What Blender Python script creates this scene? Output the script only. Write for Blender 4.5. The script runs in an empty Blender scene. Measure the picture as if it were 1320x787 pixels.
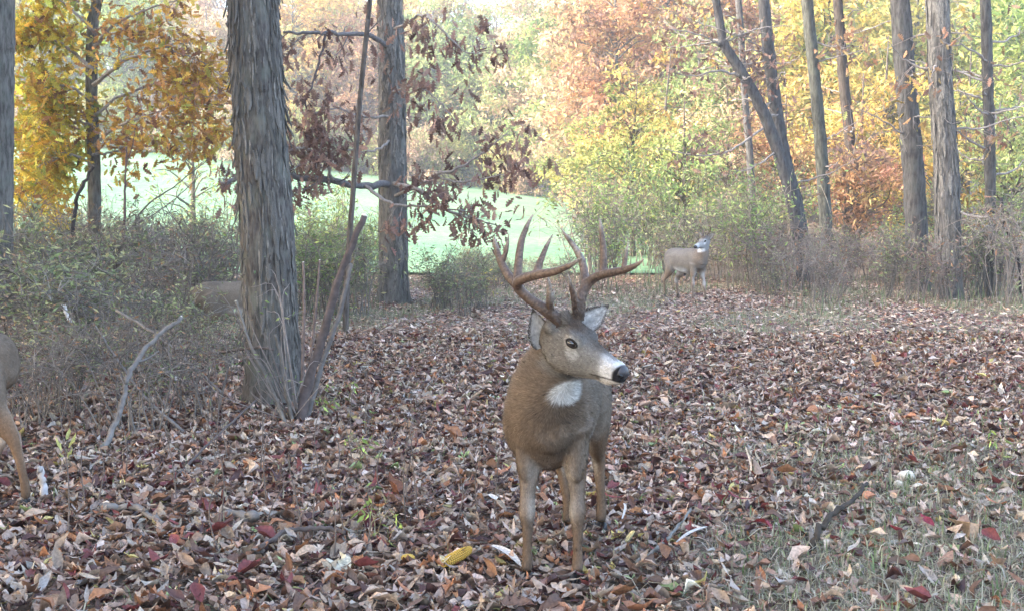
import bpy, math, random
import numpy as np
from mathutils import Vector, Matrix, noise as mnoise

SC = bpy.context.scene
COL = SC.collection
R = math.radians

# ------------------------------------------------------------------ camera
FPX, HORIZON, CAM_H = 1500.0, 276.0, 1.45       # focal length and horizon in photograph pixels (1320 x 787)
PITCH = math.atan((393.5 - HORIZON) / FPX)
cam_d = bpy.data.cameras.new('camera')
cam_d.sensor_width = 36.0
cam_d.lens = FPX / 1320.0 * 36.0
cam_d.clip_start = 0.05
cam_d.clip_end = 2000.0
cam = bpy.data.objects.new('camera', cam_d)
COL.objects.link(cam)
cam.location = (0, 0, CAM_H)
cam.rotation_euler = (R(90) - PITCH, 0, 0)
SC.camera = cam

# ------------------------------------------------------------------ sky, sun, exposure
SUN_EL, SUN_AZ = 29.0, -105.0                     # azimuth measured from +Y towards +X
world = bpy.data.worlds.new('World')
SC.world = world
world.use_nodes = True
wn = world.node_tree
sky = wn.nodes.new('ShaderNodeTexSky')
sky.sky_type = 'NISHITA'
sky.sun_disc = False
sky.sun_elevation = R(SUN_EL)
sky.sun_rotation = R(SUN_AZ)
sky.air_density = 1.0
sky.dust_density = 3.5
sky.ozone_density = 1.0
bg = wn.nodes['Background']
bg.inputs['Strength'].default_value = 0.15
wn.links.new(sky.outputs['Color'], bg.inputs['Color'])
sun_d = bpy.data.lights.new('sun', 'SUN')
sun_d.energy = 1.15
sun_d.angle = R(12)
sun_d.color = (1.0, 0.95, 0.87)
sun = bpy.data.objects.new('sun', sun_d)
COL.objects.link(sun)
_az, _el = R(SUN_AZ), R(SUN_EL)
sdir = Vector((math.sin(_az) * math.cos(_el), math.cos(_az) * math.cos(_el), math.sin(_el)))
sun.rotation_euler = (-sdir).to_track_quat('-Z', 'Y').to_euler()
sun.location = (-20, 40, 40)

vs = SC.view_settings
vs.view_transform = 'Standard'
vs.look = 'None'
vs.exposure = 3.0
vs.gamma = 1.0
vs.use_curve_mapping = False
SC.render.engine = 'CYCLES'
SC.cycles.use_denoising = True
SC.cycles.max_bounces = 6
SC.cycles.diffuse_bounces = 3
SC.cycles.glossy_bounces = 2
SC.cycles.transmission_bounces = 3
SC.cycles.volume_bounces = 0
SC.cycles.transparent_max_bounces = 4
SC.cycles.caustics_reflective = False
SC.cycles.caustics_refractive = False

# ------------------------------------------------------------------ helpers
_cp, _sp = math.cos(PITCH), math.sin(PITCH)

def ray(px, py):
    """direction through a photograph pixel, scaled so that its forward component along +Y is 1"""
    u, v = (px - 660.0) / FPX, (393.5 - py) / FPX
    d = np.array([u, _cp + v * _sp, -_sp + v * _cp])
    return d / d[1]

def at(px, py, y):
    r = ray(px, py)
    return np.array([r[0] * y, y, CAM_H + r[2] * y])

def sstep(a, b, x):
    t = np.clip((x - a) / (b - a), 0, 1)
    return t * t * (3 - 2 * t)

def gz(x, y):
    """height of the land"""
    x = np.asarray(x, float); y = np.asarray(y, float)
    z = 0.02 * np.sin(x * 1.7 + 0.6 * y) * np.sin(y * 1.3 - 0.4 * x) + 0.012 * np.sin(3.9 * x + 1.0) * np.sin(4.3 * y)
    amp = 2.7 + 3.9 * np.clip((3 - x) / 35.0, 0, 1)
    t = np.clip((y - 27) / 60.0, 0, None)
    z = z + amp * np.where(t < 1, t ** 1.1, 1 + (t - 1) * 1.0)
    z = z + sstep(92, 170, y) * 6.0
    return z

def ground(px, py):
    r = ray(px, py)
    y = CAM_H / max(-r[2], 1e-4)
    p = r * y
    return np.array([p[0], y, float(gz(p[0], y))])

def nrm(v):
    v = np.asarray(v, float)
    return v / (np.linalg.norm(v) + 1e-12)

def new_mesh(name, V, F, mat=None, col=None, smooth=True):
    """F: (n,3) or (n,4) int array, or a list of faces"""
    me = bpy.data.meshes.new(name)
    V = np.asarray(V, np.float32)
    if isinstance(F, np.ndarray) and F.ndim == 2:
        k = F.shape[1]
        me.vertices.add(len(V)); me.vertices.foreach_set('co', V.ravel())
        me.loops.add(F.size); me.loops.foreach_set('vertex_index', F.astype(np.int32).ravel())
        me.polygons.add(len(F))
        me.polygons.foreach_set('loop_start', np.arange(0, F.size, k, dtype=np.int32))
        me.update(calc_edges=True)
        me.validate()
    else:
        me.from_pydata([tuple(map(float, v)) for v in V], [], [tuple(map(int, f)) for f in F])
    if smooth:
        me.polygons.foreach_set('use_smooth', np.ones(len(me.polygons), bool))
    if col is not None:
        a = me.attributes.new('Col', 'FLOAT_COLOR', 'POINT')
        c = np.ones((len(me.vertices), 4), np.float32)
        c[:, :3] = col
        a.data.foreach_set('color', c.ravel())
    if mat is not None:
        me.materials.append(mat)
    me.update()
    return me

def obj(name, me, parent=None, kind=None):
    o = bpy.data.objects.new(name, me)
    COL.objects.link(o)
    if parent is not None:
        o.parent = parent
        o.matrix_parent_inverse = Matrix.Translation(-parent.location) if tuple(parent.rotation_euler) == (0, 0, 0) and tuple(parent.scale) == (1, 1, 1) else Matrix.Identity(4)
    if kind:
        o['kind'] = kind
    return o

def empty(name, loc, label, cat, group=None):
    e = bpy.data.objects.new(name, None)
    COL.objects.link(e)
    e.location = tuple(map(float, loc))
    e.empty_display_size = 0.1
    return tag(e, label, cat, group)

def tag(o, label, cat, group=None):
    o['label'] = label
    o['category'] = cat
    if group:
        o['group'] = group
    return o

class MB:
    """collects triangle/quads pieces into one mesh"""
    def __init__(self):
        self.V, self.F, self.C, self.n = [], [], [], 0
    def add(self, V, F, c=None):
        V = np.asarray(V, float)
        self.V.append(V)
        self.F.extend([tuple(int(i) + self.n for i in f) for f in F])
        if c is None:
            c = np.ones((len(V), 3))
        c = np.asarray(c, float)
        if c.ndim == 1:
            c = np.tile(c, (len(V), 1))
        self.C.append(c)
        self.n += len(V)
        return self
    def mesh(self, name, mat, smooth=True):
        return new_mesh(name, np.vstack(self.V), self.F, mat, np.vstack(self.C), smooth)
    def build(self, name, mat, parent=None, kind=None, smooth=True):
        return obj(name, self.mesh(name, mat, smooth), parent, kind)

def spline(P, n):
    """Catmull-Rom through the rows of P (any number of columns)"""
    P = np.asarray(P, float)
    if len(P) < 3:
        t = np.linspace(0, 1, n)[:, None]
        return P[0] * (1 - t) + P[-1] * t
    Q = np.vstack([2 * P[0] - P[1], P, 2 * P[-1] - P[-2]])
    out = []
    m = len(P) - 1
    for s in np.linspace(0, m, n):
        i = min(int(s), m - 1); t = s - i
        a, b, c, d = Q[i], Q[i + 1], Q[i + 2], Q[i + 3]
        out.append(0.5 * (2 * b + (c - a) * t + (2 * a - 5 * b + 4 * c - d) * t * t + (3 * b - a - 3 * c + d) * t ** 3))
    return np.array(out)

def tube(P, rad, sides=6, cap=True, wob=0.0, rng=None, squash=1.0):
    """tube along the rows of P; returns V, F"""
    P = np.asarray(P, float); n = len(P)
    rad = np.asarray(rad, float) * np.ones(n)
    T = np.gradient(P, axis=0)
    T /= np.linalg.norm(T, axis=1)[:, None] + 1e-12
    ref = np.array([1.0, 0, 0]) if abs(T[0][0]) < 0.8 else np.array([0, 1.0, 0])
    a = nrm(ref - T[0] * ref.dot(T[0]))
    V = np.zeros((n, sides, 3))
    th = np.linspace(0, 2 * math.pi, sides, endpoint=False)
    for i in range(n):
        a = nrm(a - T[i] * a.dot(T[i]))
        b = np.cross(T[i], a)
        r = rad[i] * np.ones(sides)
        if wob and rng is not None:
            r = r * (1 + wob * rng.standard_normal(sides))
        V[i] = P[i] + (np.cos(th) * r)[:, None] * a + (np.sin(th) * r * squash)[:, None] * b
    V = V.reshape(-1, 3)
    F = []
    for i in range(n - 1):
        for j in range(sides):
            k = (j + 1) % sides
            F.append((i * sides + j, i * sides + k, (i + 1) * sides + k, (i + 1) * sides + j))
    if cap:
        F.append(tuple(range(sides - 1, -1, -1)))
        F.append(tuple((n - 1) * sides + j for j in range(sides)))
    return V, F

def frames(N, spin):
    """rotation matrices whose third column is N (n,3), turned about it by spin"""
    N = N / (np.linalg.norm(N, axis=1)[:, None] + 1e-12)
    ref = np.where(np.abs(N[:, 2:3]) < 0.9, np.array([[0, 0, 1.0]]), np.array([[1.0, 0, 0]]))
    A = np.cross(ref, N); A /= np.linalg.norm(A, axis=1)[:, None] + 1e-12
    B = np.cross(N, A)
    c, s = np.cos(spin)[:, None], np.sin(spin)[:, None]
    X = A * c + B * s
    Y = -A * s + B * c
    return np.stack([X, Y, N], axis=2)

def scatter(tv, tf, pos, rot, scale, col):
    """copies of one triangle template; returns V (n*k,3), F, C"""
    n, k = len(pos), len(tv)
    scale = np.asarray(scale, float)
    if scale.ndim == 1:
        scale = scale[:, None]
    V = np.einsum('nij,nkj->nki', rot, tv[None] * scale[:, None, :] * np.ones((1, 1, 3))) + pos[:, None, :]
    F = tf[None] + (np.arange(n) * k)[:, None, None]
    C = np.repeat(col[:, None, :], k, axis=1)
    return V.reshape(-1, 3), F.reshape(-1, 3), C.reshape(-1, 3)

def join(parts):
    V, F, C, n = [], [], [], 0
    for v, f, c in parts:
        V.append(v); F.append(f + n); C.append(c); n += len(v)
    return np.vstack(V), np.vstack(F), np.vstack(C)

def pick(rng, pal, n, jit=0.18):
    """n colours from [(weight, (r,g,b)), ...]"""
    w = np.array([p[0] for p in pal], float); w /= w.sum()
    c = np.array([p[1] for p in pal])[rng.choice(len(pal), n, p=w)]
    return np.clip(c * np.exp(jit * rng.standard_normal((n, 1))) * (1 + 0.03 * rng.standard_normal((n, 3))), 0.004, 0.95)

# ------------------------------------------------------------------ materials
def _mat(name):
    m = bpy.data.materials.new(name)
    m.use_nodes = True
    nt = m.node_tree
    nt.nodes.clear()
    out = nt.nodes.new('ShaderNodeOutputMaterial')
    return m, nt, out

def leaf_mat(name, trans=0.35, rough=0.6, spec=0.3, vary=0.25, scale=40.0):
    m, nt, out = _mat(name)
    at_ = nt.nodes.new('ShaderNodeAttribute'); at_.attribute_name = 'Col'
    no = nt.nodes.new('ShaderNodeTexNoise'); no.inputs['Scale'].default_value = scale; no.inputs['Detail'].default_value = 3
    geo = nt.nodes.new('ShaderNodeNewGeometry')
    nt.links.new(geo.outputs['Position'], no.inputs['Vector'])
    mr = nt.nodes.new('ShaderNodeMapRange')
    mr.inputs['From Min'].default_value = 0.3; mr.inputs['From Max'].default_value = 0.7
    mr.inputs['To Min'].default_value = 1 - vary; mr.inputs['To Max'].default_value = 1 + vary
    nt.links.new(no.outputs['Fac'], mr.inputs['Value'])
    mu = nt.nodes.new('ShaderNodeVectorMath'); mu.operation = 'SCALE'
    nt.links.new(at_.outputs['Color'], mu.inputs[0]); nt.links.new(mr.outputs['Result'], mu.inputs['Scale'])
    p = nt.nodes.new('ShaderNodeBsdfPrincipled')
    p.inputs['Roughness'].default_value = rough
    p.inputs['Specular IOR Level'].default_value = spec
    nt.links.new(mu.outputs['Vector'], p.inputs['Base Color'])
    if trans > 0:
        t = nt.nodes.new('ShaderNodeBsdfTranslucent')
        nt.links.new(mu.outputs['Vector'], t.inputs['Color'])
        mx = nt.nodes.new('ShaderNodeMixShader'); mx.inputs['Fac'].default_value = trans
        nt.links.new(p.outputs['BSDF'], mx.inputs[1]); nt.links.new(t.outputs['BSDF'], mx.inputs[2])
        nt.links.new(mx.outputs['Shader'], out.inputs['Surface'])
    else:
        nt.links.new(p.outputs['BSDF'], out.inputs['Surface'])
    return m

def bark_mat(name, c1, c2, sx=22.0, sz=3.0, bump=0.6, dist=0.02, use_col=False, lichen=None):
    m, nt, out = _mat(name)
    tc = nt.nodes.new('ShaderNodeTexCoord')
    mp = nt.nodes.new('ShaderNodeMapping'); mp.inputs['Scale'].default_value = (sx, sx, sz)
    nt.links.new(tc.outputs['Object'], mp.inputs['Vector'])
    no = nt.nodes.new('ShaderNodeTexNoise'); no.inputs['Scale'].default_value = 1.0; no.inputs['Detail'].default_value = 7; no.inputs['Roughness'].default_value = 0.65
    nt.links.new(mp.outputs['Vector'], no.inputs['Vector'])
    cr = nt.nodes.new('ShaderNodeValToRGB')
    cr.color_ramp.elements[0].position = 0.36; cr.color_ramp.elements[0].color = (*c1, 1)
    cr.color_ramp.elements[1].position = 0.62; cr.color_ramp.elements[1].color = (*c2, 1)
    nt.links.new(no.outputs['Fac'], cr.inputs['Fac'])
    src = cr.outputs['Color']
    if lichen:
        n2 = nt.nodes.new('ShaderNodeTexNoise'); n2.inputs['Scale'].default_value = 5.0; n2.inputs['Detail'].default_value = 6
        nt.links.new(tc.outputs['Object'], n2.inputs['Vector'])
        r2 = nt.nodes.new('ShaderNodeMapRange'); r2.inputs['From Min'].default_value = 0.5; r2.inputs['From Max'].default_value = 0.75
        r2.inputs['To Max'].default_value = 0.6
        nt.links.new(n2.outputs['Fac'], r2.inputs['Value'])
        mx = nt.nodes.new('ShaderNodeMix'); mx.data_type = 'RGBA'
        nt.links.new(r2.outputs['Result'], mx.inputs['Factor'])
        nt.links.new(src, mx.inputs['A']); mx.inputs['B'].default_value = (*lichen, 1)
        src = mx.outputs['Result']
    if use_col:
        at_ = nt.nodes.new('ShaderNodeAttribute'); at_.attribute_name = 'Col'
        mm = nt.nodes.new('ShaderNodeVectorMath'); mm.operation = 'MULTIPLY'
        nt.links.new(src, mm.inputs[0]); nt.links.new(at_.outputs['Color'], mm.inputs[1])
        src = mm.outputs['Vector']
    p = nt.nodes.new('ShaderNodeBsdfPrincipled')
    p.inputs['Roughness'].default_value = 0.9
    p.inputs['Specular IOR Level'].default_value = 0.2
    nt.links.new(src, p.inputs['Base Color'])
    bp = nt.nodes.new('ShaderNodeBump'); bp.inputs['Strength'].default_value = bump; bp.inputs['Distance'].default_value = dist
    nt.links.new(no.outputs['Fac'], bp.inputs['Height'])
    nt.links.new(bp.outputs['Normal'], p.inputs['Normal'])
    nt.links.new(p.outputs['BSDF'], out.inputs['Surface'])
    return m

def col_mat(name, rough=0.85, spec=0.2, nscale=60.0, vary=0.2, bump=0.3, bdist=0.004, coat=0.0):
    """vertex colour with fine noise and relief"""
    m, nt, out = _mat(name)
    at_ = nt.nodes.new('ShaderNodeAttribute'); at_.attribute_name = 'Col'
    tc = nt.nodes.new('ShaderNodeTexCoord')
    no = nt.nodes.new('ShaderNodeTexNoise'); no.inputs['Scale'].default_value = nscale; no.inputs['Detail'].default_value = 5
    nt.links.new(tc.outputs['Object'], no.inputs['Vector'])
    mr = nt.nodes.new('ShaderNodeMapRange')
    mr.inputs['From Min'].default_value = 0.3; mr.inputs['From Max'].default_value = 0.7
    mr.inputs['To Min'].default_value = 1 - vary; mr.inputs['To Max'].default_value = 1 + vary
    nt.links.new(no.outputs['Fac'], mr.inputs['Value'])
    mu = nt.nodes.new('ShaderNodeVectorMath'); mu.operation = 'SCALE'
    nt.links.new(at_.outputs['Color'], mu.inputs[0]); nt.links.new(mr.outputs['Result'], mu.inputs['Scale'])
    p = nt.nodes.new('ShaderNodeBsdfPrincipled')
    p.inputs['Roughness'].default_value = rough
    p.inputs['Specular IOR Level'].default_value = spec
    p.inputs['Coat Weight'].default_value = coat
    p.inputs['Coat Roughness'].default_value = 0.08
    nt.links.new(mu.outputs['Vector'], p.inputs['Base Color'])
    if bump > 0:
        bp = nt.nodes.new('ShaderNodeBump'); bp.inputs['Strength'].default_value = bump; bp.inputs['Distance'].default_value = bdist
        nt.links.new(no.outputs['Fac'], bp.inputs['Height'])
        nt.links.new(bp.outputs['Normal'], p.inputs['Normal'])
    nt.links.new(p.outputs['BSDF'], out.inputs['Surface'])
    return m

M_LEAF = leaf_mat('foliage', 0.4)
M_LITTER = leaf_mat('dry_leaf', 0.12, rough=0.55, spec=0.35, vary=0.3, scale=90.0)
M_GRASS = leaf_mat('grass_blade', 0.35, vary=0.1)
M_TWIG = col_mat('twig_bark', nscale=25, vary=0.3)
M_SHAG = bark_mat('shagbark', (0.045, 0.038, 0.036), (0.17, 0.155, 0.14), 30, 7.0, 1.0, 0.02, lichen=(0.2, 0.215, 0.18))
M_PLATE = bark_mat('bark_plate', (0.09, 0.086, 0.08), (0.27, 0.255, 0.235), 55, 16.0, 0.8, 0.008, use_col=True)
M_BARK = bark_mat('grey_bark', (0.07, 0.065, 0.06), (0.22, 0.21, 0.195), 22, 5.0, 1.0, 0.03, use_col=True, lichen=(0.2, 0.215, 0.19))
M_FUR = col_mat('coat_skin', rough=0.9, spec=0.1, nscale=90, vary=0.2, bump=0.5, bdist=0.004)
M_HAIR = leaf_mat('coat_hair', 0.15, rough=0.7, spec=0.25, vary=0.15, scale=60)
M_ANTLER = col_mat('antler', rough=0.5, spec=0.4, nscale=70, vary=0.3, bump=0.5, bdist=0.003)
M_EYE = col_mat('eye', rough=0.08, spec=0.8, vary=0.0, bump=0, coat=1.0)
M_HORN = col_mat('hoof', rough=0.5, spec=0.4, nscale=50, vary=0.25)
M_NOSE = col_mat('nose', rough=0.35, spec=0.5, nscale=350, vary=0.25, bump=0.5, bdist=0.002)
M_THING = col_mat('plain', rough=0.7, spec=0.3, nscale=50, vary=0.2)
# ------------------------------------------------------------------ land
def noise_ramp_mat(name, stops, scale, detail=8, rough=0.95, bump=0.5, bdist=0.03, scale2=None, stops2=None, spec=0.15):
    m, nt, out = _mat(name)
    geo = nt.nodes.new('ShaderNodeNewGeometry')
    no = nt.nodes.new('ShaderNodeTexNoise'); no.inputs['Scale'].default_value = scale; no.inputs['Detail'].default_value = detail; no.inputs['Roughness'].default_value = 0.7
    nt.links.new(geo.outputs['Position'], no.inputs['Vector'])
    def ramp(st, src):
        cr = nt.nodes.new('ShaderNodeValToRGB')
        while len(cr.color_ramp.elements) < len(st):
            cr.color_ramp.elements.new(0.5)
        for e, (p, c) in zip(cr.color_ramp.elements, st):
            e.position = p; e.color = (*c, 1)
        nt.links.new(src, cr.inputs['Fac'])
        return cr.outputs['Color']
    c = ramp(stops, no.outputs['Fac'])
    if stops2:
        n2 = nt.nodes.new('ShaderNodeTexNoise'); n2.inputs['Scale'].default_value = scale2; n2.inputs['Detail'].default_value = 5
        nt.links.new(geo.outputs['Position'], n2.inputs['Vector'])
        c2 = ramp(stops2, n2.outputs['Fac'])
        mm = nt.nodes.new('ShaderNodeVectorMath'); mm.operation = 'MULTIPLY'
        nt.links.new(c, mm.inputs[0]); nt.links.new(c2, mm.inputs[1])
        c = mm.outputs['Vector']
    p = nt.nodes.new('ShaderNodeBsdfPrincipled'); p.inputs['Roughness'].default_value = rough; p.inputs['Specular IOR Level'].default_value = spec
    nt.links.new(c, p.inputs['Base Color'])
    bp = nt.nodes.new('ShaderNodeBump'); bp.inputs['Strength'].default_value = bump; bp.inputs['Distance'].default_value = bdist
    nt.links.new(no.outputs['Fac'], bp.inputs['Height']); nt.links.new(bp.outputs['Normal'], p.inputs['Normal'])
    nt.links.new(p.outputs['BSDF'], out.inputs['Surface'])
    return m

M_FLOOR = noise_ramp_mat('forest_floor', [(.3, (.05, .036, .027)), (.5, (.15, .11, .08)), (.7, (.31, .25, .19))], 14, 10, bump=.8)
M_MEADOW = noise_ramp_mat('meadow_grass', [(.25, (.07, .16, .08)), (.5, (.165, .285, .17)), (.75, (.28, .40, .27))], 3.5, 12, bump=.6, bdist=.1,
                          scale2=.16, stops2=[(.3, (.68, .82, .75)), (.7, (1.2, 1.06, 1.0))])

def grid(xs, ys, dz=0.0):
    X, Y = np.meshgrid(xs, ys)
    Z = gz(X, Y) + dz
    V = np.stack([X, Y, Z], -1).reshape(-1, 3)
    nx, ny = len(xs), len(ys)
    i, j = np.meshgrid(np.arange(nx - 1), np.arange(ny - 1))
    a = (j * nx + i).ravel()
    return V, np.stack([a, a + 1, a + nx + 1, a + nx], 1)

def build_land():
    xs = np.unique(np.r_[np.linspace(-260, -30, 24), np.linspace(-30, -9, 30), np.linspace(-9, 9, 91), np.linspace(9, 30, 30), np.linspace(30, 260, 24)])
    ys = np.unique(np.r_[np.linspace(-60, 0, 16), np.linspace(0, 26, 120), np.linspace(26, 100, 75), np.linspace(100, 260, 30)])
    V, F = grid(xs, ys)
    fl = obj('forest_floor', new_mesh('forest_floor', V, F, M_FLOOR), None, 'structure')
    # the mown field beyond the wood, a sheet just above the soil; its right-hand edge is where the far wood begins
    ys = np.linspace(27.5, 89, 80)
    V, F = [], []
    n = 70
    for y in ys:
        xr = 3.0 + 0.045 * y + 0.15 * math.sin(y * .5)
        for x in np.linspace(-75, xr, n):
            V.append((x, y, float(gz(x, y)) + .05))
    for j in range(len(ys) - 1):
        for i in range(n - 1):
            a = j * n + i
            F.append((a, a + 1, a + n + 1, a + n))
    obj('meadow', new_mesh('meadow', V, np.array(F), M_MEADOW), None, 'structure')
    return fl

def haze_box():
    m, nt, out = _mat('haze')
    v = nt.nodes.new('ShaderNodeVolumePrincipled')
    v.inputs['Color'].default_value = (.93, .97, 1.0, 1)
    v.inputs['Density'].default_value = HAZE
    v.inputs['Anisotropy'].default_value = 0.35
    nt.links.new(v.outputs['Volume'], out.inputs['Volume'])
    x, y0, y1, z0, z1 = 270, -70, 270, -2.0, 42
    V = [(-x, y0, z0), (x, y0, z0), (x, y1, z0), (-x, y1, z0), (-x, y0, z1), (x, y0, z1), (x, y1, z1), (-x, y1, z1)]
    F = [(0, 3, 2, 1), (4, 5, 6, 7), (0, 1, 5, 4), (1, 2, 6, 5), (2, 3, 7, 6), (3, 0, 4, 7)]
    obj('haze', new_mesh('haze', V, F, m, smooth=False), None, 'stuff')
HAZE = 0.0019

# ------------------------------------------------------------------ leaves on the ground
LITTER = [(26, (.43, .315, .235)), (20, (.30, .19, .135)), (14, (.165, .090, .062)), (10, (.085, .042, .038)), (12, (.54, .43, .345)), (9, (.33, .155, .08)),
          (4, (.17, .048, .045)), (5, (.38, .32, .28)), (.9, (.46, .38, .14)), (.8, (.28, .34, .14))]
_rngT = np.random.default_rng(5)

def leaf_template(kind, curl, cup, twist):
    """a dry leaf about 1 long: 2 x 4 cells, curled; kind sets the outline"""
    rows = [0, .22, .5, .78, 1.0] if kind != 'lobed' else [0, .12, .24, .38, .50, .64, .78, 1.0]
    wid = {'ovate': [.02, .14, .19, .12, .01], 'long': [.015, .075, .095, .07, .01], 'broad': [.03, .22, .27, .15, .01],
           'lobed': [.015, .05, .20, .07, .26, .09, .17, .03]}[kind]
    V = []
    for r, w in zip(rows, wid):
        for u in (-1, 0, 1):
            x, y = u * w, r - .5
            ph = abs(u) * w / .2
            z = cup * ph * ph * .5 * (1 if u != 0 else 0) + curl * (r - .45) ** 2 * 1.5 + .03 * _rngT.standard_normal()
            x2 = x * (1 - .25 * abs(cup) * ph)
            a = twist * (r - .5)
            V.append((x2 * math.cos(a) - z * math.sin(a) * .5, y * (1 - .2 * abs(curl)), z + x2 * math.sin(a)))
    F = []
    for i in range(len(rows) - 1):
        for j in range(2):
            a = i * 3 + j
            F += [(a, a + 1, a + 4), (a, a + 4, a + 3)]
    return np.array(V), np.array(F)

TEMPL = [leaf_template(k, c, p, t) for k, c, p, t in [('ovate', .4, .35, .5), ('ovate', -.45, .30, -.6), ('ovate', .7, -.22, .8), ('ovate', -.3, .5, .2), ('long', .5, .25, .8), ('long', -.6, .3, -.9),
         ('broad', .4, .35, .5), ('broad', -.5, .45, -.5), ('lobed', .4, .3, .6), ('lobed', -.4, .35, -.6), ('lobed', .6, -.2, .5), ('ovate', .9, .55, 1.0), ('long', .2, .5, .5), ('broad', -.4, -.35, .7)]]
SIMPLE = [(np.array([(-.0, -.5, .0), (.17, -.05, .10), (0, .5, .06), (-.17, -.05, .08), (0, 0, -.03)]), np.array([(0, 1, 4), (1, 2, 4), (2, 3, 4), (3, 0, 4)])),
          (np.array([(-.0, -.5, .10), (.19, .05, -.05), (0, .5, .12), (-.19, .05, -.02), (0, 0, .06)]), np.array([(0, 1, 4), (1, 2, 4), (2, 3, 4), (3, 0, 4)]))]

DIAMOND = (np.array([(0, -.5, .02), (.17, -.03, .11), (0, .5, .05), (-.17, -.03, .09)]), np.array([(0, 1, 2), (0, 2, 3)]))
DIAMOND2 = (np.array([(0, -.5, .10), (.19, .05, -.06), (0, .5, .12), (-.19, .05, -.03)]), np.array([(0, 1, 2), (0, 2, 3)]))
def _thin(t, rows):
    idx = np.concatenate([np.arange(r * 3, r * 3 + 3) for r in rows])
    F = []
    for i in range(len(rows) - 1):
        for j in range(2):
            a = i * 3 + j
            F += [(a, a + 1, a + 4), (a, a + 4, a + 3)]
    return t[0][idx], np.array(F)
LOWT = [_thin(t, (0, 2, 4)) for t in TEMPL[:8]]

def grassy(x, y):
    """how bare of leaves and grassy the floor is, 0..1"""
    a = np.sin(.9 * x + 1.3) * np.sin(.7 * y + .4) + .6 * np.sin(2.1 * x - .8 * y)
    right = sstep(-.1, 1.0, x - .13 * y + .25 * np.sin(2.7 * y + x)) * sstep(9.5, 6.0, y)
    far = sstep(11, 17, y) * sstep(.2, 1.2, a + .7)
    near = sstep(5.6, 4.2, y) * sstep(.2, .9, x)
    return np.clip(.75 * right + .65 * far + .5 * near, 0, .9)

def build_litter(floor):
    rng = np.random.default_rng(21)
    parts = []
    def zone(y0, y1, dens, templates, s0, s1, tilt, lift):
        A = ((y1 + 1.6) + (y0 + 1.6)) * (y1 - y0) * .5 * 1.04
        n = int(A * dens)
        y = np.sqrt(rng.uniform((y0 + 1.6) ** 2, (y1 + 1.6) ** 2, n)) - 1.6
        x = rng.uniform(-.52, .52, n) * (y + 1.6)
        keep = rng.random(n) > grassy(x, y) * .80
        x, y = x[keep], y[keep]; n = len(x)
        z = gz(x, y) + rng.uniform(.0, lift, n)
        N = np.stack([tilt * rng.standard_normal(n), tilt * rng.standard_normal(n), np.ones(n)], 1)
        col = pick(rng, LITTER, n, .28)
        s = rng.uniform(s0, s1, n) * np.exp(.18 * rng.standard_normal(n))
        rot = frames(N, rng.uniform(0, 6.28, n))
        k = rng.integers(0, len(templates), n)
        for t in range(len(templates)):
            m = k == t
            parts.append(scatter(templates[t][0], templates[t][1], np.stack([x, y, z], 1)[m], rot[m], s[m], col[m]))
    zone(3.2, 8.5, 900, SIMPLE, .015, .045, .3, .014)
    zone(3.2, 8.5, 1080, TEMPL[:9] + TEMPL[11:], .052, .102, .32, .035)
    zone(8.5, 14, 680, LOWT, .058, .108, .32, .035)
    zone(14, 27, 280, [DIAMOND, DIAMOND2], .065, .105, .32, .035)
    V, F, C = join(parts)
    obj('leaf_litter', new_mesh('leaf_litter', V, F, M_LITTER, C), floor, 'stuff')
    # the largest leaves in view, each a piece of its own
    meshes = []
    cols = pick(rng, LITTER, 28, .2)
    for i in range(28):
        tv, tf = TEMPL[i % len(TEMPL)]
        meshes.append(new_mesh('fallen_leaf', tv, tf, M_LITTER, np.tile(cols[i], (len(tv), 1))))
    cnt = 0
    while cnt < 300:
        y = 4.1 + 2.6 * rng.random() ** 1.3
        x = rng.uniform(-.47, .47) * y
        if rng.random() < float(grassy(x, y)) * .7:
            continue
        o = obj('fallen_leaf', meshes[int(rng.integers(28))], floor)
        o.location = (x, y, float(gz(x, y)) + .05 + .02 * rng.random())
        o.rotation_euler = (.45 * rng.standard_normal(), .45 * rng.standard_normal(), rng.uniform(0, 6.28))
        s = rng.uniform(.08, .135); o.scale = (s, s, s)
        cnt += 1

def blades(rng, x, y, h, wd, col, lean=.4, z=None):
    n = len(x)
    z = gz(x, y) if z is None else z
    P = np.stack([x, y, z], 1)
    a = rng.uniform(0, 6.28, n); d = np.stack([np.cos(a), np.sin(a), np.zeros(n)], 1)
    s = np.stack([-np.sin(a), np.cos(a), np.zeros(n)], 1)
    ln = np.abs(lean * rng.standard_normal(n))[:, None]
    hh = h[:, None]
    up = np.array([[0, 0, 1.0]])
    mid = P + hh * (.55 * up + .35 * ln * d)
    tip = P + hh * ((1 - .35 * np.minimum(ln, 1.5)) * up + ln * d)
    V = np.stack([P - s * wd, P + s * wd, mid + s * wd * .8, mid - s * wd * .8, tip], 1).reshape(-1, 3)
    b = (np.arange(n) * 5)[:, None, None]
    F = (np.array([(0, 1, 2), (0, 2, 3), (3, 2, 4)])[None] + b).reshape(-1, 3)
    return V, F, np.repeat(col, 5, 0)

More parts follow.
